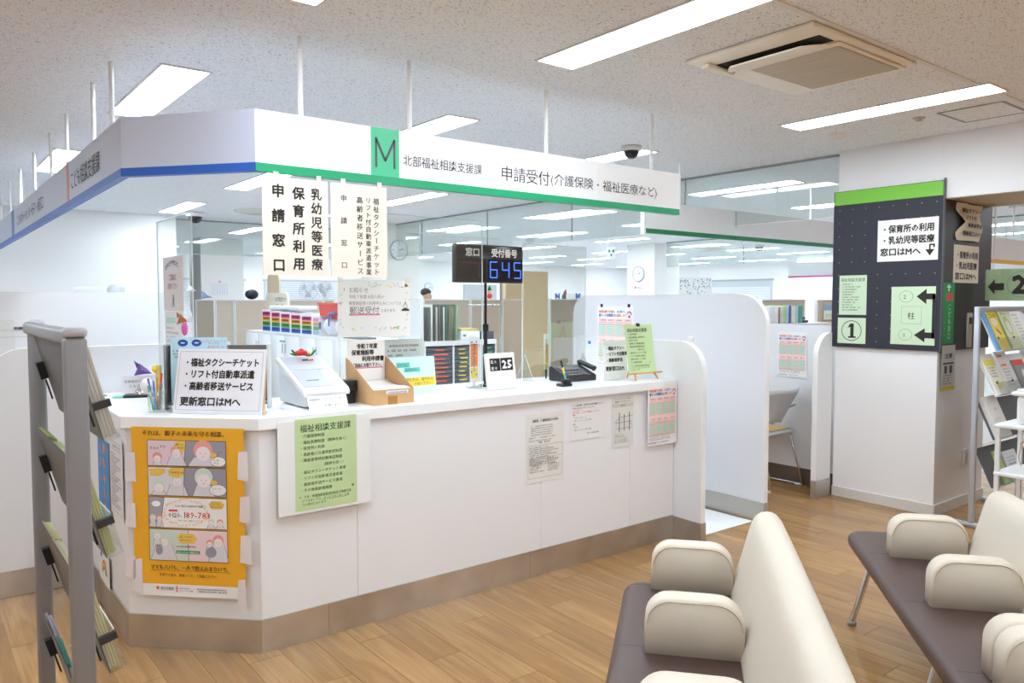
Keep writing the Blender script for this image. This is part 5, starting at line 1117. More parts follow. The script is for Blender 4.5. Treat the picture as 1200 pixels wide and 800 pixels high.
booklet(1, .50, .19, .22, '#8f9096', 'dark grey leaflet with an orange red top on the second tier', [('#e0542e', lambda m: m.quad(0, .19, .18, .22)), ('#dfe2e6', lambda m: m.ell(.12, .09, .04, .06))])
booklet(2, .05, .20, .28, '#e8e8e8', 'thick white booklet with a grey cover clipped on the third tier', [('#b0b0b2', lambda m: (m.text('ご案内', .07, .18, .022), m.greek(.05, .16, .12, .008)))], t_=.035)
booklet(3, .22, .10, .22, '#b5cc7a', 'light green leaflet standing in the dark lowest tier')
booklet(3, .36, .22, .2, '#dfe6ee', 'white leaflets fanned in the lowest tier', [('#7a8aa6', lambda m: [m.greek(.03, .19, .15-.022*i, .009, seed=i) for i in range(5)])])
# cart with a white box and cables
q = at(1170, 4.3)
cart = thing('cart', 'white two shelf cart cut by the right edge behind the bench', 'cart', (q.x, q.y, 0), FX)
CW, CD = .62, .36; CT = 1.5-(497-353)*4.3/907.2
for z, n_ in ((CT, 'top_shelf'), (CT-.27, 'lower_shelf')): MB().bevbox(0, CW, 0, CD, z-.022, z, .006).obj(n_, M('#eceef0', .35), cart)
for x in (.004, CW-.026):
    for y in (.004, CD-.026): MB().box(x, x+.022, y, y+.022, .002, CT-.023).obj('leg', M('#e6e8ea', .35), cart)
bxx = thing('white_box', 'white plastic box with raised lid on the cart at the right edge', 'box', (q.x+.02, q.y-.07, CT), FX)
MB().bevbox(.02, .40, .02, .30, .003, .16, .02, 3).obj('body', M('#f2f3f6', .3), bxx); MB().bevbox(0, .42, .0, .32, .161, .185, .01, 3).obj('lid', M('#f4f5f8', .25), bxx); MB().bevbox(.02, .40, .02, .30, .1855, .20, .008, 3).obj('lid_top', M('#e6e8ee', .2), bxx); MB().bevbox(.08, .14, .06, .09, .2005, .208, .002).obj('button', M('#7f858f', .4), bxx)
cb = thing('cable_bundle', 'tangle of pinkish and white cables hanging under the cart top', 'cables', (q.x+.03, q.y-.20, CT-.03), 0)
rnd = random.Random(4)
for i in range(9):
    pts = [(rnd.uniform(0, .16), rnd.uniform(0, .06), 0)]
    for k in range(8): p = pts[-1]; pts.append((max(0, min(.2, p[0]+rnd.uniform(-.04, .04))), max(0, min(.1, p[1]+rnd.uniform(-.03, .03))), -.025*(k+1)))
    MB().tube(pts, .003, 5).obj('cable', M(['#c9a79a', '#d9d3cc', '#a9867a', '#3a3a3c'][i % 4], .5), cb)
m = MB().bevbox(.22, .40, .05, .25, 0, .06, .008).obj('power_supply', M('#3c4046', .4)); m.location = (q.x, q.y, CT-.27+.001); m.rotation_euler = (0, 0, FX); tag(m, 'dark power supply on the lower cart shelf', 'device')

# ================================================================== BOOTH CHAIR
GC = M('#c9cbcf', .45)
ch = thing('booth_chair', 'light grey plastic chair with tan seat pad and chrome legs in the booth', 'chair', (5.49, 3.47, 0), 0)
for x in (-.215, .215): MB().tube([(x, .42, .012), (x, .02, .012), (x, -.01, .03), (x*.98, .11, .43), (x*.95, .15, .445)], .010, 8).obj('leg', CHROME, ch); 
for x in (-.215, .215): MB().tube([(x, .40, .012), (x, .42, .03), (x*.95, .30, .425), (x*.9, .17, .60), (x*.9, .05, .66)], .009, 8).obj('side_frame', CHROME, ch)
for x in (-.215, .215): MB().bevbox(x-.014, x+.014, .0, .05, .0, .012, .003).obj('foot_pad', M('#d9dbe0', .4), ch)
m = MB(); m.bevbox(-.225, .225, .06, .50, .43, .455, .011, 3); m.obj('seat_shell', GC, ch)
m = MB(); m.bevbox(-.19, .19, .09, .47, .4555, .468, .006, 2); m.obj('seat_pad', M('#cfae7c', .8), ch)
vs = []; n = 10; mm = 8
for j in range(mm+1):
    v = j/mm; 
    for i in range(n+1):
        u = i/n*2-1; wd = .235-.03*(1-v); z = .525+.275*v; y = .10-.15*v**1.2+.075*u*u
        vs.append((u*wd*(1-.10*(abs(v-.5)*2)**4), y, z-(.03*u*u*(1-v))))
m = MB(); m.add(vs, [(j*(n+1)+i, j*(n+1)+i+1, (j+1)*(n+1)+i+1, (j+1)*(n+1)+i) for j in range(mm) for i in range(n)], True); o = m.obj('backrest', GC, ch)
md = o.modifiers.new('t', 'SOLIDIFY'); md.thickness = .012

# ================================================================== OFFICE BEHIND THE COUNTER
COLM = M('#f1f1ef', .6)
a, b = onY(452, 300, 10.13), onY(491, 300, 10.13); structure(MB().box(a.x, b.x, 10.13, 10.9, 0.001, CH-.001).obj('wall_column', COLM), 'white column with the nearer wall clock')
c = onY(767, 300, 10.26); d = onX(735, 300, c.x); e = onY(796, 300, 10.26)
structure(MB().box(c.x, e.x, 10.26, d.y, .001, CH-.001).obj('wall_column', COLM), 'broad white column with the farther wall clock')
C2X = c.x
a, b = onY(235, 300, 14.3), onY(285, 300, 14.3); structure(MB().box(a.x, b.x, 14.3, 15, .001, CH-.001).obj('wall_column', COLM), 'white column behind the left office partitions')
structure(MB().box(17.2, 19.9, 4.0, 10.7, .001, CH-.001).obj('wall_block', WALL), 'white wall block at the right rear of the office')
structure(MB().box(17.17, 17.199, 8.6, 9.9, .01, 2.1).obj('door_1', M('#e3e5e6', .4)))
a, b = onY(648, 300, 18.98), onY(700, 300, 18.98)
structure(MB().box(13.0, 14.2, 18.95, 18.999, .01, 2.0).obj('door_2', M('#b3b5b8', .5)))
# windows with blinds in the far wall
def far_window(n, x0, x1, z0, z1):
    wd = structure(MB().box(x0, x1, 18.97, 18.999, z0, z1).obj('window_%d' % n, M('#cfd9e0', .3)))
    m = MB(); k = int((z1-z0)/.05)
    for i in range(k): m.box(x0+.04, x1-.04, 18.94, 18.965, z0+.02+.05*i, z0+.045+.05*i)
    o = m.obj('blind_slats', M('#f0f2f3', .5), wd); o['kind'] = 'stuff'
    MB().box(x0-.04, x1+.04, 18.93, 18.969, z1, z1+.05).obj('blind_rail', M('#c9ccd0', .5), wd)
far_window(11, 3.6, 6.5, 1.0, 2.0); far_window(12, 7.0, 9.9, 1.0, 2.0)
a, b = onX(796, 331, 19.98), onX(905, 331, 19.98); zt = a.z
wd = structure(MB().box(19.97, 19.999, b.y, a.y, 1.2, zt).obj('window_13', M('#c6ccd2', .4)), 'long office window with pale roller blinds')
m = MB()
for i in range(14): m.box(19.95, 19.965, b.y+.05, a.y-.05, 1.25+.05*i, 1.285+.05*i)
o = m.obj('blind_slats', M('#e6eaee', .5), wd); o['kind'] = 'stuff'
MB().box(19.93, 19.969, b.y-.05, a.y+.05, zt, zt+.05).obj('blind_rail', M('#a9adb2', .5), wd)

def wall_clock(px, py, dpx, plane, axis, rz, label):
    p = onY(px, py, plane) if axis == 'y' else onX(px, py, plane)
    dep = (p-EYEP).dot(FWD); r = dpx*dep/907/2
    t = thing('wall_clock', label, 'clock', p, rz, 'wall clocks')
    def L(pr): m = MB(); m.mt = Matrix.Rotation(R(90), 4, 'X'); m.lathe(pr, 0, 0, 32); return m
    L([(r*.99, -.0), (r, .02), (r*.96, .03), (r*.90, .022)]).obj('rim', M('#a9b4c4', .3, .3), t)
    m = MB(); m.ell(0, 0, r*.92, r*.92, -.02, 32); m.obj('dial', M('#eef2f6', .5), t)
    m = MB()
    for i in range(12):
        an = i*math.pi/6; m.line(r*.74*math.sin(an), r*.74*math.cos(an), r*.85*math.sin(an), r*.85*math.cos(an), r*.04, -.021)
    for i in range(4):
        an = i*math.pi/2; m.text(('12', '3', '6', '9')[i], r*.60*math.sin(an), r*.60*math.cos(an)-r*.1, r*.26, align='c', y=-.021)
    m.seg = []; o = m.obj('numerals', M('#5a606c', .5), t); o['kind'] = 'stuff'
    m = MB(); m.line(0, 0, r*.42*math.sin(R(70)), r*.42*math.cos(R(70)), r*.06, -.023); m.obj('hour_hand', M('#2b2e35', .5), t)
    m = MB(); m.line(-r*.1, -r*.02, r*.66*math.sin(R(78)), r*.66*math.cos(R(78)), r*.04, -.024); m.obj('minute_hand', M('#2b2e35', .5), t)
wall_clock(467, 293, 24, 10.125, 'y', 0, 'round wall clock on the column right of the hanging cream notices')
wall_clock(748.5, 321, 18, C2X-.005, 'x', FX, 'round wall clock on the broad column above the tall white partition')
wall_clock(502, 337, 12, 18.9, 'y', 0, 'small round clock on the far wall above the standing man')
q = onX(749, 335, C2X-.004); cn_ = sheet('notice', 'small white notice with a red mark under the farther clock', 'notice', (C2X-.004, q.y+.15, q.z-.1), FX, .3, .12, M('#eeeeee', .6)); ink(cn_, lambda m: m.ell(.05, .07, .025, .03), M('#ea8c80', .6), 'red_mark'); ink(cn_, lambda m: (m.quad(.09, .26, .05, .06), m.quad(.09, .2, .075, .082)), M('#7f8c9c', .6), 'text_bar')
q = onY(247, 347, 14.29); cal2 = sheet('wall_calendar', 'white wall calendar with a pink mark on the column behind the left partitions', 'calendar', (q.x, 14.29, q.z), 0, .32, .30, M('#f0f1f4', .6))
ink(cal2, lambda m: m.ell(.16, .265, .03, .022), M('#f0a9b8', .6), 'pink_mark'); ink(cal2, lambda m: [m.quad(.02, .30, .03+.04*i, .034+.04*i) for i in range(6)]+[m.quad(.02+.046*i, .024+.046*i, .03, .23) for i in range(7)], M('#b7bccb', .6), 'calendar_grid')

# beige office partitions
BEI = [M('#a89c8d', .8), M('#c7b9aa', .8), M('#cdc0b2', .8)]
def office_partition(pa, pb, y, ytop, label, mi, post=True):
    a, b = onY(pa, 350, y), onY(pb, 350, y); h = onY((pa+pb)/2, ytop, y).z; w_ = b.x-a.x
    t = thing('office_partition', label, 'partition', (a.x, y, 0), 0, 'beige office partitions')
    MB().box(.012, w_-.012, .008, .032, .05, h-.012).obj('fabric_panel', BEI[mi], t)
    m = MB(); fr_ = M('#e9eaec', .35)
    for x in (.0005, w_-.0115): MB().box(x, x+.011, 0, .04, .001, h).obj('post', fr_, t)
    MB().box(.012, w_-.012, 0, .04, h-.0115, h).obj('top_rail', fr_, t)
    return h
HP = 0
for pa, pb, mi, l in ((229, 251, 0, 'narrow shaded beige office partition nearest the left white screen'), (252.5, 274, 1, 'narrow beige office partition left of the white cabinets'), (275, 332, 1, 'wide beige office partition behind the white cabinets left end'), (333, 392, 2, 'wide beige office partition behind the coloured tray towers and red basket')):  # first panel uses the darkest fabric: its side-lit shade is in the colour
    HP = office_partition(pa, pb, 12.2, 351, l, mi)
for pa, pb, mi, l in ((486, 492, 2, 'beige office partition right of the pale mail notice'), (497, 551, 1, 'beige office partition behind the dark file folders'), (552, 588, 1, 'beige office partition behind the slim black display pole'), (589, 622, 2, 'beige office partition between the display pole and wooden board')):
    HR = office_partition(pa, pb, 7.0, 350.5, l, mi)
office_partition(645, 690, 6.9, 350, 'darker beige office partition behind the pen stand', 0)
office_partition(893, 944, 4.9, 350.5, 'beige office partition behind the row of files in the booth gap', 1)
office_partition(958, 1010, 4.9, 351, 'beige office partition with a blue leaflet beside the column', 2)
q = onY(966, 357, 4.88); q2 = onY(984, 374, 4.88)
sp = sheet('leaflet', 'blue and pale green leaflet pinned on the beige partition beside the column', 'leaflet', (q.x, 4.885, q2.z), 0, q2.x-q.x, q.z-q2.z, M('#eef0ea', .6)); H_ = q.z-q2.z; Wd = q2.x-q.x
ink(sp, lambda m: m.quad(0, Wd, H_*.62, H_), M('#8fb2d0', .6), 'blue_field'); ink(sp, lambda m: m.quad(Wd*.1, Wd*.9, H_*.15, H_*.4), M('#d3e2c6', .6), 'green_field')
# wooden board and cardboard behind the screen
a, b = onY(614, 400, 6.6), onY(642, 400, 6.6)
wb = MB().box(a.x, b.x, 6.6, 6.62, .001, onY(630, 318, 6.6).z).obj('wooden_board', M('#cdb68f', .6, var=.12, vscale=5)); tag(wb, 'tall pale wood grain board standing behind the acrylic screen', 'board')
a, b = onY(590, 400, 7.02), onY(616, 400, 7.02)
cbx = MB().bevbox(a.x, b.x, 6.98, 7.05, HR+.001, onY(600, 329, 7.0).z, .004).obj('cardboard_box', M('#cdbb9b', .7, var=.05)); tag(cbx, 'flat cardboard box on top of the beige partition behind the number display', 'box')
cp = thing('coat_stand', 'chrome stand with short crossbar behind the desk calendar', 'stand', at(587, 7.25)); z1 = zat(330, 7.25); zb_ = zat(357, 7.25)
MB().tube([(0, 0, .02), (0, 0, z1)], .014, 10).obj('pole', CHROME, cp); MB().lathe([(.12, 0), (.12, .012), (.03, .02), (0, .02)], 0, 0, 20).obj('base', CHROME, cp)
MB().tube([(-.30*.788, .30*.615, zb_), (-.016, .0, zb_)], .010, 8).obj('crossbar', CHROME, cp); MB().lathe([(.02, zb_-.02), (.02, zb_+.02)], 0, 0, 10).obj('clamp', ALU, cp)

# letter case with labelled drawers
LX0, LX1, LY, LZ = 3.37, 4.12, 5.5, 1.165
lc = thing('letter_case', 'white cabinet of dark drawers with red, yellow and green label strips', 'drawer cabinet', (LX0, LY, 0), 0)
WC = M('#e9ebee', .4)
MB().box(0, LX1-LX0, .0, .34, LZ-.04, LZ).obj('top_panel', WC, lc); MB().box(.02, LX1-LX0-.02, .32, .34, .02, LZ-.041).obj('back_panel', WC, lc)
for x in (0, .285, .465, .57, .735): MB().box(x, x+.015, .0, .319, .001, LZ-.041).obj('divider', WC, lc)
DRW = M('#4b545e', .35)
for ci, (x0, x1, c) in enumerate(((.016, .284, '#f0604a'), (.301, .464, '#e6cf3a'), (.586, .734, '#4fc48a'))):
    for r_ in range(16):
        z = LZ-.055-.0375*(r_+1); w_ = x1-x0
        dr = MB().bevbox(x0+.002, x1-.002, .004, .30, z, z+.034, .002, 1).obj('drawer', DRW, lc)
        rnd = random.Random(r_*7+ci); u = w_*(.25+.12*rnd.random()); v = w_*(.85-.2*rnd.random())
        MB().box(x0+u, x0+max(v, u+.05), .0005, .0035, z+.011, z+.022).obj('label_strip', M(c, .5), dr)
MB().box(.481, .569, .01, .02, .35, LZ-.05).obj('filler_panel', M('#f1e7e0', .5), lc)
m = MB()
for i in range(12): m.ell(.525, 1.08-.042*i, .014, .014, .008, 8)
k = m.obj('character_stickers', M('#d07a5a', .5), lc); k['kind'] = 'stuff'
shp = thing('shelf_unit', 'tall white shelf side standing left of the dark file folders', 'shelf', (3.33, 5.5, 0)); MB().box(0, .035, 0, .36, .001, onY(494, 350, 5.5).z).obj('side_panel', WC, shp); MB().box(-.42, -.001, 0, .34, 1.13, 1.15).obj('shelf_board', WC, shp)
for i, (c, w_) in enumerate((('#5e615c', .022), ('#d9dbd6', .018), ('#4a4d4c', .024), ('#b9bdb6', .016), ('#565a55', .022), ('#3f4342', .024), ('#dfe2dd', .014), ('#3d6f62', .016), ('#6f7264', .022), ('#7a8068', .020), ('#5d6c52', .020), ('#8fa890', .022))):
    h_ = .285+.012*((i*5) % 3); o = MB().bevbox(0, w_-.001, 0, .23, 0, h_, .002, 1).obj('file_folder', M(c, .5)); o.location = (3.425+.0245*i, 5.52, LZ+.0005); o.rotation_euler = (0, R(0 if i < 8 else 2.2), 0)
    tag(o, ['dark grey', 'off white', 'charcoal', 'pale grey', 'olive grey', 'black', 'thin white', 'dark green', 'brownish', 'olive', 'moss green', 'pale green'][i]+' file folder, number %d from the left on the letter case' % (i+1) if False else ['dark grey file folder at the left end of the row on the letter case', 'off white file folder second in the row on the letter case', 'charcoal file folder third in the row on the letter case', 'pale grey thin file folder fourth in the row on the letter case', 'olive grey file folder in the middle of the row on the letter case', 'black file folder before the thin white one on the letter case', 'thin white file folder among the dark ones on the letter case', 'dark green thin file folder right of the thin white one', 'brownish grey file folder starting the leaning ones on the letter case', 'olive file folder second of the leaning ones', 'moss green file folder third of the leaning ones', 'pale green file folder at the right end of the leaning ones'][i], 'file', 'file folders on the letter case')
wbx = thing('storage_box', 'white storage box with yellow lid on the letter case', 'box', (3.76, 5.53, LZ), 0); MB().bevbox(0, .20, 0, .2, .001, .075, .004).obj('body', WC, wbx); MB().box(.01, .19, .01, .19, .0755, .10).obj('yellow_lid', M('#dcd08a', .6), wbx); MB().quad(.02, .05, .03, .05, -.001).obj('green_mark', M('#3f9a72', .6), wbx)
o = MB().bevbox(0, .13, 0, .12, 0, .07, .004).obj('tape_dispenser', M('#4d535c', .5)); o.location = (3.99, 5.54, LZ+.0005); tag(o, 'small dark dispenser on the right end of the letter case', 'dispenser')
# notes on paper tray beside notice
# white cabinets facing the left
CBX = 3.70
ys2 = [onX(490, 400, CBX).y-.02]; ye = onX(288, 387, CBX).y
ncab = 5
for i in range(ncab):
    y0 = ys2[0]+(ye-ys2[0])*i/ncab; y1 = ys2[0]+(ye-ys2[0])*(i+1)/ncab-.004; w_ = y1-y0
    cb_ = thing('white_cabinet', ['low white cabinet at the near end of the row, behind the pale notice', 'low white cabinet second in the row from the pale notice', 'low white cabinet in the middle of the row under the red basket', 'low white cabinet with the green tag under the coloured trays', 'low white cabinet at the far left end of the row'][i], 'cabinet', (CBX, y1, 0), FX, 'low white cabinets')
    MB().box(0, w_, .012, .45, .06, 1.075).obj('body', M('#eceef0', .4), cb_); MB().box(-.001, w_+.001, 0, .46, 1.076, 1.10).obj('top', M('#f3f4f5', .35), cb_); MB().box(.01, w_-.01, .02, .44, .001, .059).obj('plinth', M('#b9bcc0', .5), cb_)
    for k in range(2):
        d_ = MB().bevbox(w_*k/2+.003, w_*(k+1)/2-.003, -.004, .011, .07, 1.07, .002, 1).obj('door', M('#eff1f3', .35), cb_)
        MB().box(w_*.5+(-.05 if k == 0 else .035), w_*.5+(-.035 if k == 0 else .05), -.012, -.0045, .85, .97).obj('handle', M('#b9bdc2', .3, .6), d_)
    if i == 3: MB().box(w_*.35, w_*.55, -.0055, -.0042, .99, 1.01).obj('green_tag', M('#4fb89a', .5), cb_)
# coloured tray towers
ya, yb_ = onX(307, 380, CBX+.04).y, onX(366, 385, CBX+.04).y
for i in range(6):
    st_ = (ya-yb_)/5; y1 = ya-st_*i; sc2 = .62 if i == 5 else 1
    tw = thing('tray_tower', ['tray tower with pink, yellow, green and blue drawers at the left end', 'coloured tray tower second from the left end', 'coloured tray tower in the middle of five', 'coloured tray tower fourth from the left end', 'coloured tray tower with paler pink top drawer, beside the clear one', 'narrow pale translucent tray tower at the right end'][i], 'tray tower', (CBX+.04, y1, 1.101), FX, 'coloured tray towers')
    W2 = st_*.96*sc2; TH = .29-.012*i; MB().box(0, W2, .005, .30, .0, TH).obj('case', M('#eef0f3', .4), tw)
    for k, c in enumerate(('#2166c4', '#3f9e3a', '#f0a81e', '#d8327e')):
        if i == 5: c = ('#a9c7d2', '#7fae86', '#cfae86', '#e3a0c4')[k]
        z = .012+k*(TH-.03)/4; hh = (TH-.03)/4-.006
        MB().box(.02, W2-.02, .001, .0045, z, z+hh).obj('drawer', M(c, .5), tw); MB().box(.05, W2-.05, -.001, .0008, z+hh*.35, z+hh*.8).obj('paper_edge', M('#1d3f7a' if k == 0 else '#7a4a20' if k == 2 else '#5a1a44' if k == 3 else '#2c6a2c', .6), tw) if i < 5 else None
o = MB().bevbox(0, 1.0, 0, .25, 0, .05, .02).obj('long_tray', M('#eceef2', .3)); o.location = (CBX+.06, ya-.2, 1.101+.295); o.rotation_euler = (0, 0, FX); tag(o, 'long white tray lid lying across the coloured tray towers', 'tray')
def onfront(pa, pb, ytop, ybot, x=CBX+.06): a, b = onX(pa, ybot, x), onX(pb, ytop, x); return a.y, b.y, a.z, b.z
y0, y1, z0, z1 = onfront(370, 399, 358, 373); rb = thing('red_basket', 'red plastic basket on the low cabinets left of the pale notice', 'basket', (CBX+.06, y0, max(z0, 1.101)), FX)
m = MB(); L_ = rb_len = y0-y1; hB = z1-z0
m.slab([(.04, 0), (L_-.02, 0), (L_, hB), (0, hB)], 0, .012); m.obj('front', M('#e0574e', .5), rb); MB().slab([(.04, 0), (L_-.02, 0), (L_, hB), (0, hB)], .27, .28).obj('rear', M('#c94a42', .5), rb); MB().box(-.01, L_+.01, -.012, .29, hB-.02, hB).obj('rim', M('#e86a60', .45), rb)
for x in (.06, L_-.07): MB().box(x, x+.02, .013, .269, .0, hB-.021).obj('side', M('#d04e46', .5), rb)
y0, y1, z0, z1 = onfront(372, 398, 373, 391); wc = thing('cloth_bag', 'white cloth bag with blue handle slumped below the red basket', 'bag', (CBX+.03, y0-.05, 1.101), FX)
BGL = rb_len; m = MB(); blob(m, (BGL*.3, .12, .115), .145, (1.0, .8, .78)); blob(m, (BGL*.75, .12, .11), .14, (1.1, .8, .78)); m.obj('cloth', M('#eef0f6', .8), wc); MB().tube([((y0-y1)*.55, .0, .12), ((y0-y1)*.6, -.01, .26), ((y0-y1)*.9, -.01, .28)], .012, 6).obj('handle', M('#5f9ad8', .5), wc); MB().box((y0-y1)*.1, (y0-y1)*.16, -.0, .01, .08, .16).obj('blue_tag', M('#3f6fae', .5), wc)
rb.location.z = 1.101+.232; rb.location.x = CBX+.05; rb.location.y = y0-.06
# fans
def fan(px, py, dpx, dep, label, turn):
    p = at(px, dep); z = zat(py, dep); r = dpx*dep/907/2
    t = thing('electric_fan', label, 'fan', (p.x, p.y, 0), AZ-math.pi/2+R(turn), 'white electric fans')
    FM_ = M('#dfe2ea', .35)
    m = MB()
    for i in range(24):
        an = 2*math.pi*i/24; m.tube([(.02*math.cos(an), -.07, z+.02*math.sin(an)), (r*.6*math.cos(an), -.065, z+r*.6*math.sin(an)), (r*math.cos(an), -.02, z+r*math.sin(an)), (r*.6*math.cos(an), .05, z+r*.6*math.sin(an))], .003, 4, False)
    k = m.obj('grille_wires', FM_, t); k['kind'] = 'stuff'
    m = MB(); m.tube([(r*math.cos(2*math.pi*i/24), -.02, z+r*math.sin(2*math.pi*i/24)) for i in range(25)], .008, 6); m.obj('grille_ring', FM_, t)
    for b_ in range(3):
        m = MB(); a0 = b_*2.094; pts = []
        vs = [(0, 0, z)]+[(r*.82*math.cos(a0+k*.18), -.01+.008*k, z+r*.82*math.sin(a0+k*.18)) for k in range(6)]
        m.add(vs, [(0, k, k+1) for k in range(1, 6)]); m.obj('blade', M('#c6cbd8', .3), t)
    m = MB(); blob(m, (0, .06, z), .07, (1, 1.3, 1)); m.obj('motor_housing', FM_, t); MB().tube([(0, .06, z-.05), (0, .06, .03)], .015, 8).obj('pole', FM_, t); MB().lathe([(.18, 0), (.17, .02), (.03, .035), (0, .035)], 0, .06, 20).obj('base', FM_, t)
fan(362, 340, 21, 12.9, 'white electric fan behind the beige partition, left one facing forward', 8)
fan(381, 339, 21, 12.7, 'white electric fan behind the beige partition, right one turned sideways', 40)
# small things on the partitions
for px, c, l, yy, s_ in ((295, '#1d2230', 'small black oval lamp on top of the left beige partition', 345, .11), (321, '#2a2a30', 'small black bow standing on the left beige partition', 345.5, .05)):
    p = onY(px, yy, 12.22); m = MB(); blob(m, (0, 0, 0), s_, (1, .5, .75)); o = m.obj('desk_lamp' if s_ > .1 else 'bow', M(c, .4)); o.location = (p.x, p.y, HP+s_*.75); tag(o, l, 'ornament')
a, b = onX(312, 362, CBX+.35), onX(338, 362, CBX+.35)
bd = thing('menu_board', 'cream board with rounded cut-out standing behind the coloured trays', 'board', (CBX+.35, a.y, 1.101), FX); L_ = a.y-b.y
MB().slab([(x, z) for x, z in rounded(L_, .52, .05, .12)], 0, .02).obj('board', M('#ece4d2', .7), bd); MB().slab(rounded(L_*.55, .82, .16, .16), .021, .04).obj('rear_board', M('#d9c6a8', .7), bd); m = MB(); m.text('お問合せ', L_*.42, .40, .07, w=L_*.5).text('コーナー', L_*.45, .31, .07, w=L_*.45); m.obj('lettering', M('#5e584f', .6), bd)
# patterned screen and distant pieces
D_ = 11.0; a, b = at(795, D_), at(834, D_)
ps_ = thing('patterned_screen', 'white screen with scattered dark pebble pattern beyond the tall partition', 'screen', a, math.atan2(b.y-a.y, b.x-a.x)); L_ = (b-a).length; z0, z1 = zat(347, D_), zat(325, D_)
MB().box(0, L_, 0, .03, z0, z1).obj('panel', M('#edf0f3', .6), ps_); MB().tube([(.04, .015, .03), (.04, .015, z0)], .015, 8).obj('leg', ALU, ps_); MB().tube([(L_-.04, .015, .03), (L_-.04, .015, z0)], .015, 8).obj('leg', ALU, ps_)
for x in (.04, L_-.04): MB().bevbox(x-.02, x+.02, -.25, .25, 0.001, .029, .005).obj('foot', ALU, ps_)
for c, n_, sd_ in (('#3f4653', 34, 1), ('#8fa0b4', 40, 2), ('#c4d2dc', 30, 3)):
    m = MB(); rnd = random.Random(sd_)
    for i in range(n_): m.ell(rnd.uniform(.02, L_-.02), rnd.uniform(z0+.015, z1-.015), rnd.uniform(.006, .012), rnd.uniform(.005, .010), -.001, 6, rnd.uniform(0, 90), 360)
    k = m.obj('pebble_pattern', M(c, .6), ps_); k['kind'] = 'stuff'
lowc = thing('office_cabinet', 'long white office cabinet row beyond the tall partition', 'cabinet', at(800, 15.5), AZ-math.pi/2); MB().box(0, 2.3, 0, .45, .001, 1.52).obj('body', M('#eceef0', .5), lowc)
for i in range(4): MB().box(.01+.575*i, .565+.575*i, -.012, -.001, .05, 1.48).obj('door', M('#f1f3f5', .4), lowc)
for px, c, w_, h_, l in ((858, '#d8dce2', .18, .10, 'small pale box with red mark on the long office cabinet'), (868, '#4a6ab8', .06, .07, 'small blue pot on the long office cabinet'), (884, '#c9a478', .14, .06, 'tan pouch on the long office cabinet')):
    p = at(px, 15.7); o = MB().bevbox(-w_/2, w_/2, -.04, .04, 0, h_, .01).obj('desk_item', M(c, .5)); o.location = (p.x, p.y, 1.521); tag(o, l, 'small item')
# files in the booth gap
q0 = onY(893, 381, 4.40); cabz = 1.28
fc = thing('file_cabinet', 'white cabinet behind the booth partition carrying a row of files', 'cabinet', (q0.x-.2, 4.28, 0)); MB().box(0, 1.3, 0, .40, .001, cabz).obj('body', M('#f0f1f3', .4), fc); MB().box(.01, .64, -.012, -.001, .05, cabz-.03).obj('door', M('#f3f4f6', .4), fc); MB().box(.66, 1.29, -.012, -.001, .05, cabz-.03).obj('door', M('#f3f4f6', .4), fc)
px = 896
for i, (c, wpx, hpx, l) in enumerate((('#dfe1e3', 6, 22, 'wide white file at the left end of the booth gap row'), ('#e6e8ea', 5, 22, 'second white file of the booth gap row'), ('#9a6f78', 2, 21, 'thin dusky red file in the booth gap row'), ('#d6d8c8', 4, 22, 'cream grey file in the booth gap row'), ('#a9cf96', 3, 23, 'light green file in the booth gap row'), ('#b7c9e2', 3, 23, 'pale blue file in the booth gap row'), ('#3f5cae', 3, 23, 'navy blue file in the booth gap row'), ('#e2d9c6', 5, 22, 'beige file in the booth gap row'), ('#a9cfd6', 3, 22, 'pale turquoise file in the booth gap row'), ('#4f9a94', 5, 23, 'teal file at the right end of the booth gap row'))):
    a = onY(px, 378, 4.45); b = onY(px+wpx, 378, 4.45); h_ = hpx*7.0/907
    o = MB().bevbox(.001, b.x-a.x-.001, 0, .2, 0, h_, .002, 1).obj('file', M(c, .5)); o.location = (a.x, 4.40, cabz+.0005); tag(o, l, 'file', 'files in the booth gap'); px += wpx
o = thing('desk_phone', 'small dark telephone at the right end of the booth gap files', 'telephone', (onY(941, 378, 4.4).x, 4.42, cabz+.0005)); MB().bevbox(0, .14, 0, .12, 0, .03, .01).obj('base', M('#3c3f46', .5), o); MB().tube([(0.0, .03, .04), (.13, .05, .045)], .016, 8).obj('handset', BLACK, o)
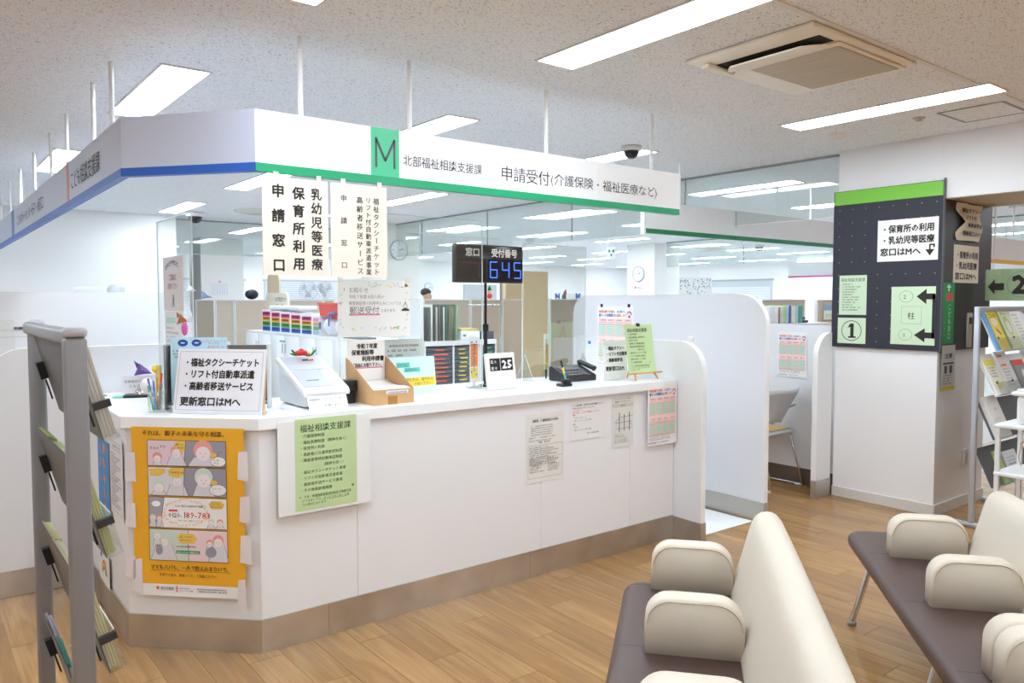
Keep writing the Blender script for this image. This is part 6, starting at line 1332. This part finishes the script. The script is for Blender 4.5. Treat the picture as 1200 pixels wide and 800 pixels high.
# hanging direction sign, tiny ornaments
p = at(716, 10.5); hs = thing('hanging_sign', 'small white ceiling sign with green arrows left of the broad column', 'sign', (p.x, p.y, 0), AZ-math.pi/2); z0, z1 = zat(303, 10.5), zat(290, 10.5)
MB().bevbox(-.06, .06, 0, .02, z0, z1, .004).obj('panel', M('#eef4f0', .5), hs)
for x in (-.028, .028): m = MB(); m.ell(x, z1-.05, .016, .022, -.0012, 10); m.obj('green_mark', M('#4f8a70', .5), hs)
m = MB(); m.poly([(-.02, z0+.06), (0, z0+.02), (.02, z0+.06)]); m.obj('grey_mark', M('#77857f', .5), hs)
for x in (-.05, .05): MB().tube([(x, .01, z1), (x, .01, CH-.001)], .003, 5).obj('hanging_rod', PLAST, hs)
for px, l in ((654, 'blue bow ornament on the beige partition behind the wooden board, left one'), (678, 'blue bow ornament at the right end of the darker beige partition')):
    q = onY(px, 349, 6.92); m = MB(); m.add([(-.03, 0, 0), (0, 0, .03), (-.03, 0, .07), (.03, 0, 0), (.03, 0, .07), (-.03, .02, 0), (0, .02, .03), (-.03, .02, .07), (.03, .02, 0), (.03, .02, .07)], [(0, 1, 2), (1, 3, 4), (5, 7, 6), (6, 9, 8), (0, 2, 7, 5), (3, 8, 9, 4), (0, 5, 6, 1), (1, 6, 8, 3), (2, 1, 6, 7), (4, 9, 6, 1)]); o = m.obj('blue_bow', M('#2f6fd8', .5)); o.location = (q.x, q.y, HR+.004); tag(o, l, 'ornament', 'blue bows')
q = onY(661, 349, 6.92); gn = thing('gnome', 'tiny figure with a red pointed hat on the darker beige partition', 'ornament', (q.x, 6.92, HR+.004)); MB().lathe([(.0, 0), (.025, .001), (.028, .03), (.02, .055), (0, .06)], 0, 0, 12).obj('body', M('#5d6f5a', .6), gn); m = MB(); m.mt = Matrix.Rotation(R(14), 4, 'Y'); m.lathe([(.024, .055), (.015, .09), (0, .125)], 0, 0, 12); m.obj('hat', M('#c8374a', .6), gn)
o = MB().bevbox(0, .30, 0, .25, 0, .20, .01).obj('white_carton', M('#eef0f2', .5)); p = at(664, 10.4); o.location = (p.x, p.y, 1.42); 
ocab = thing('office_cabinet', 'white office cabinet behind the darker beige partition', 'cabinet', (p.x-.1, p.y-.1, 0), 0); MB().box(0, .9, 0, .45, .001, 1.419).obj('body', WC, ocab); MB().box(.01, .89, -.012, -.001, .05, 1.39).obj('door', WC, ocab); tag(o, 'white carton on the office cabinet behind the tiny gnome', 'carton')
# copier behind the left partition
cpz = zat(333, 7.4); p = at(84, 7.4); p2 = at(139, 7.4)
cop = thing('tall_copier', 'pale grey machine top with darker end showing over the left partition', 'machine', p, math.atan2((p2-p).y, (p2-p).x)); L_ = (p2-p).length
MB().bevbox(0, L_*.75, 0, .16, .001, cpz-.02, .03).obj('body', M('#dcdfe0', .5), cop); MB().bevbox(L_*.755, L_, 0, .16, .001, cpz, .04, 3).obj('end_unit', M('#c3c8ca', .5), cop)
for i, (px, c) in enumerate(((214, '#b9c4da'), (224, '#dfe3ee'), (235, '#aab6d2'))):
    p = onY(px, 350, 12.18) if i == 2 else onY(px, 350, 5.32)
    if i == 2: origami((p.x, 12.22, HP+.003), c, 'pale blue paper crane on the shaded beige partition', s=2.2)
    else: origami((p.x-.07+.03*i, 5.32, 1.557), c, ['bluish paper crane on the tall left partition near its rounded end', 'white paper crane at the rounded end of the tall left partition'][i], s=1.0, rz=R(20*i))
# loose papers on the case beside the mail notice
for i, (px, c, l) in enumerate(((402, '#6a6c70', 'dark folder lying on the near cabinet below the pale notice'), (448, '#e2c25a', 'yellow folder lying on the near cabinet below the pale notice'))):
    q = onX(px+20, 398, CBX+.1); o = MB().bevbox(0, .45, 0, .17, 0, .018, .003).obj('file_folder', M(c, .5)); o.location = (CBX+.02, q.y+.25-.12*i, 1.101); o.rotation_euler = (0, 0, FX); tag(o, l, 'folder')
# ------------------------------------------------------------------ standing man far behind
pp = at(500, 14.0); face_dir = AZ-math.pi/2+R(62)
man = thing('person', 'dark haired man in a pale shirt standing far behind the office partitions', 'person', (pp.x, pp.y, 0), face_dir)
def skin_body(name, pts, edges, radii, mat, parent, root=0, lv=1):
    me = bpy.data.meshes.new(name); me.from_pydata(pts, edges, []); me.materials.append(mat); o = bpy.data.objects.new(name, me); C.objects.link(o); o.parent = parent
    md = o.modifiers.new('skin', 'SKIN'); md.use_smooth_shade = True
    for i, r in enumerate(radii): me.skin_vertices[0].data[i].radius = (r, r) if not isinstance(r, tuple) else r; me.skin_vertices[0].data[i].use_root = (i == root)
    sb = o.modifiers.new('s', 'SUBSURF'); sb.levels = lv; sb.render_levels = lv
    return o
pts = [(0, 0, .95), (0, 0, 1.15), (0, 0, 1.36), (0, -.0, 1.45), (0, -.01, 1.53), (0, -.015, 1.60), (0, -.01, 1.68),
       (.19, 0, 1.38), (.23, .02, 1.10), (.21, -.12, .90), (-.19, 0, 1.38), (-.23, .02, 1.10), (-.21, -.12, .90),
       (.10, 0, .90), (.11, -.01, .50), (.11, .02, .09), (.11, -.12, .035), (-.10, 0, .90), (-.11, -.01, .50), (-.11, .02, .09), (-.11, -.12, .035)]
ed = [(0, 1), (1, 2), (2, 3), (3, 4), (4, 5), (5, 6), (2, 7), (7, 8), (8, 9), (2, 10), (10, 11), (11, 12), (0, 13), (13, 14), (14, 15), (15, 16), (0, 17), (17, 18), (18, 19), (19, 20)]
rad = [.15, .14, .15, .06, .062, .082, .07, .065, .045, .032, .065, .045, .032, .085, .06, .042, .035, .085, .06, .042, .035]
skin_body('body', pts, ed, rad, M('#c99f86', .6), man)
m = MB(); m.lathe([(.155, .93), (.165, 1.05), (.175, 1.25), (.19, 1.36), (.10, 1.44), (.065, 1.46)], 0, 0, 20); o = m.obj('shirt', M('#e9ecf0', .8), man); o.scale = (1.12, .85, 1)
m = MB(); blob(m, (0, .02, 1.665), .098, (.92, 1.05, .78)); m.obj('hair', M('#25211f', .8), man)
for x in (-.032, .032): m = MB(); blob(m, (x, -.088, 1.61), .008); m.obj('eye', BLACK, man)
m = MB(); blob(m, (0, -.104, 1.58), .013, (.7, 1, 1.2)); m.obj('nose', M('#c4987e', .6), man); m = MB(); blob(m, (0, -.092, 1.545), .014, (1.4, .4, .4)); m.obj('mouth', M('#a8665a', .6), man)
for x in (-.088, .088): m = MB(); blob(m, (x, 0, 1.60), .018, (.4, .8, 1.2)); m.obj('ear', M('#c4987e', .6), man)
for sx_ in (-1, 1):
    for k in range(5):
        fx = sx_*.21+(k-2)*.014; L_ = [.05, .07, .075, .07, .055][k]
        if k == (0 if sx_ > 0 else 4): MB().tube([(fx, -.12, .88), (fx-sx_*.02, -.15, .85)], [.009, .007], 6).obj('thumb', M('#c99f86', .6), man)
        else: MB().tube([(fx, -.12, .88), (fx, -.13, .88-L_*.6), (fx, -.12, .88-L_)], [.009, .008, .006], 6).obj('finger', M('#c99f86', .6), man)
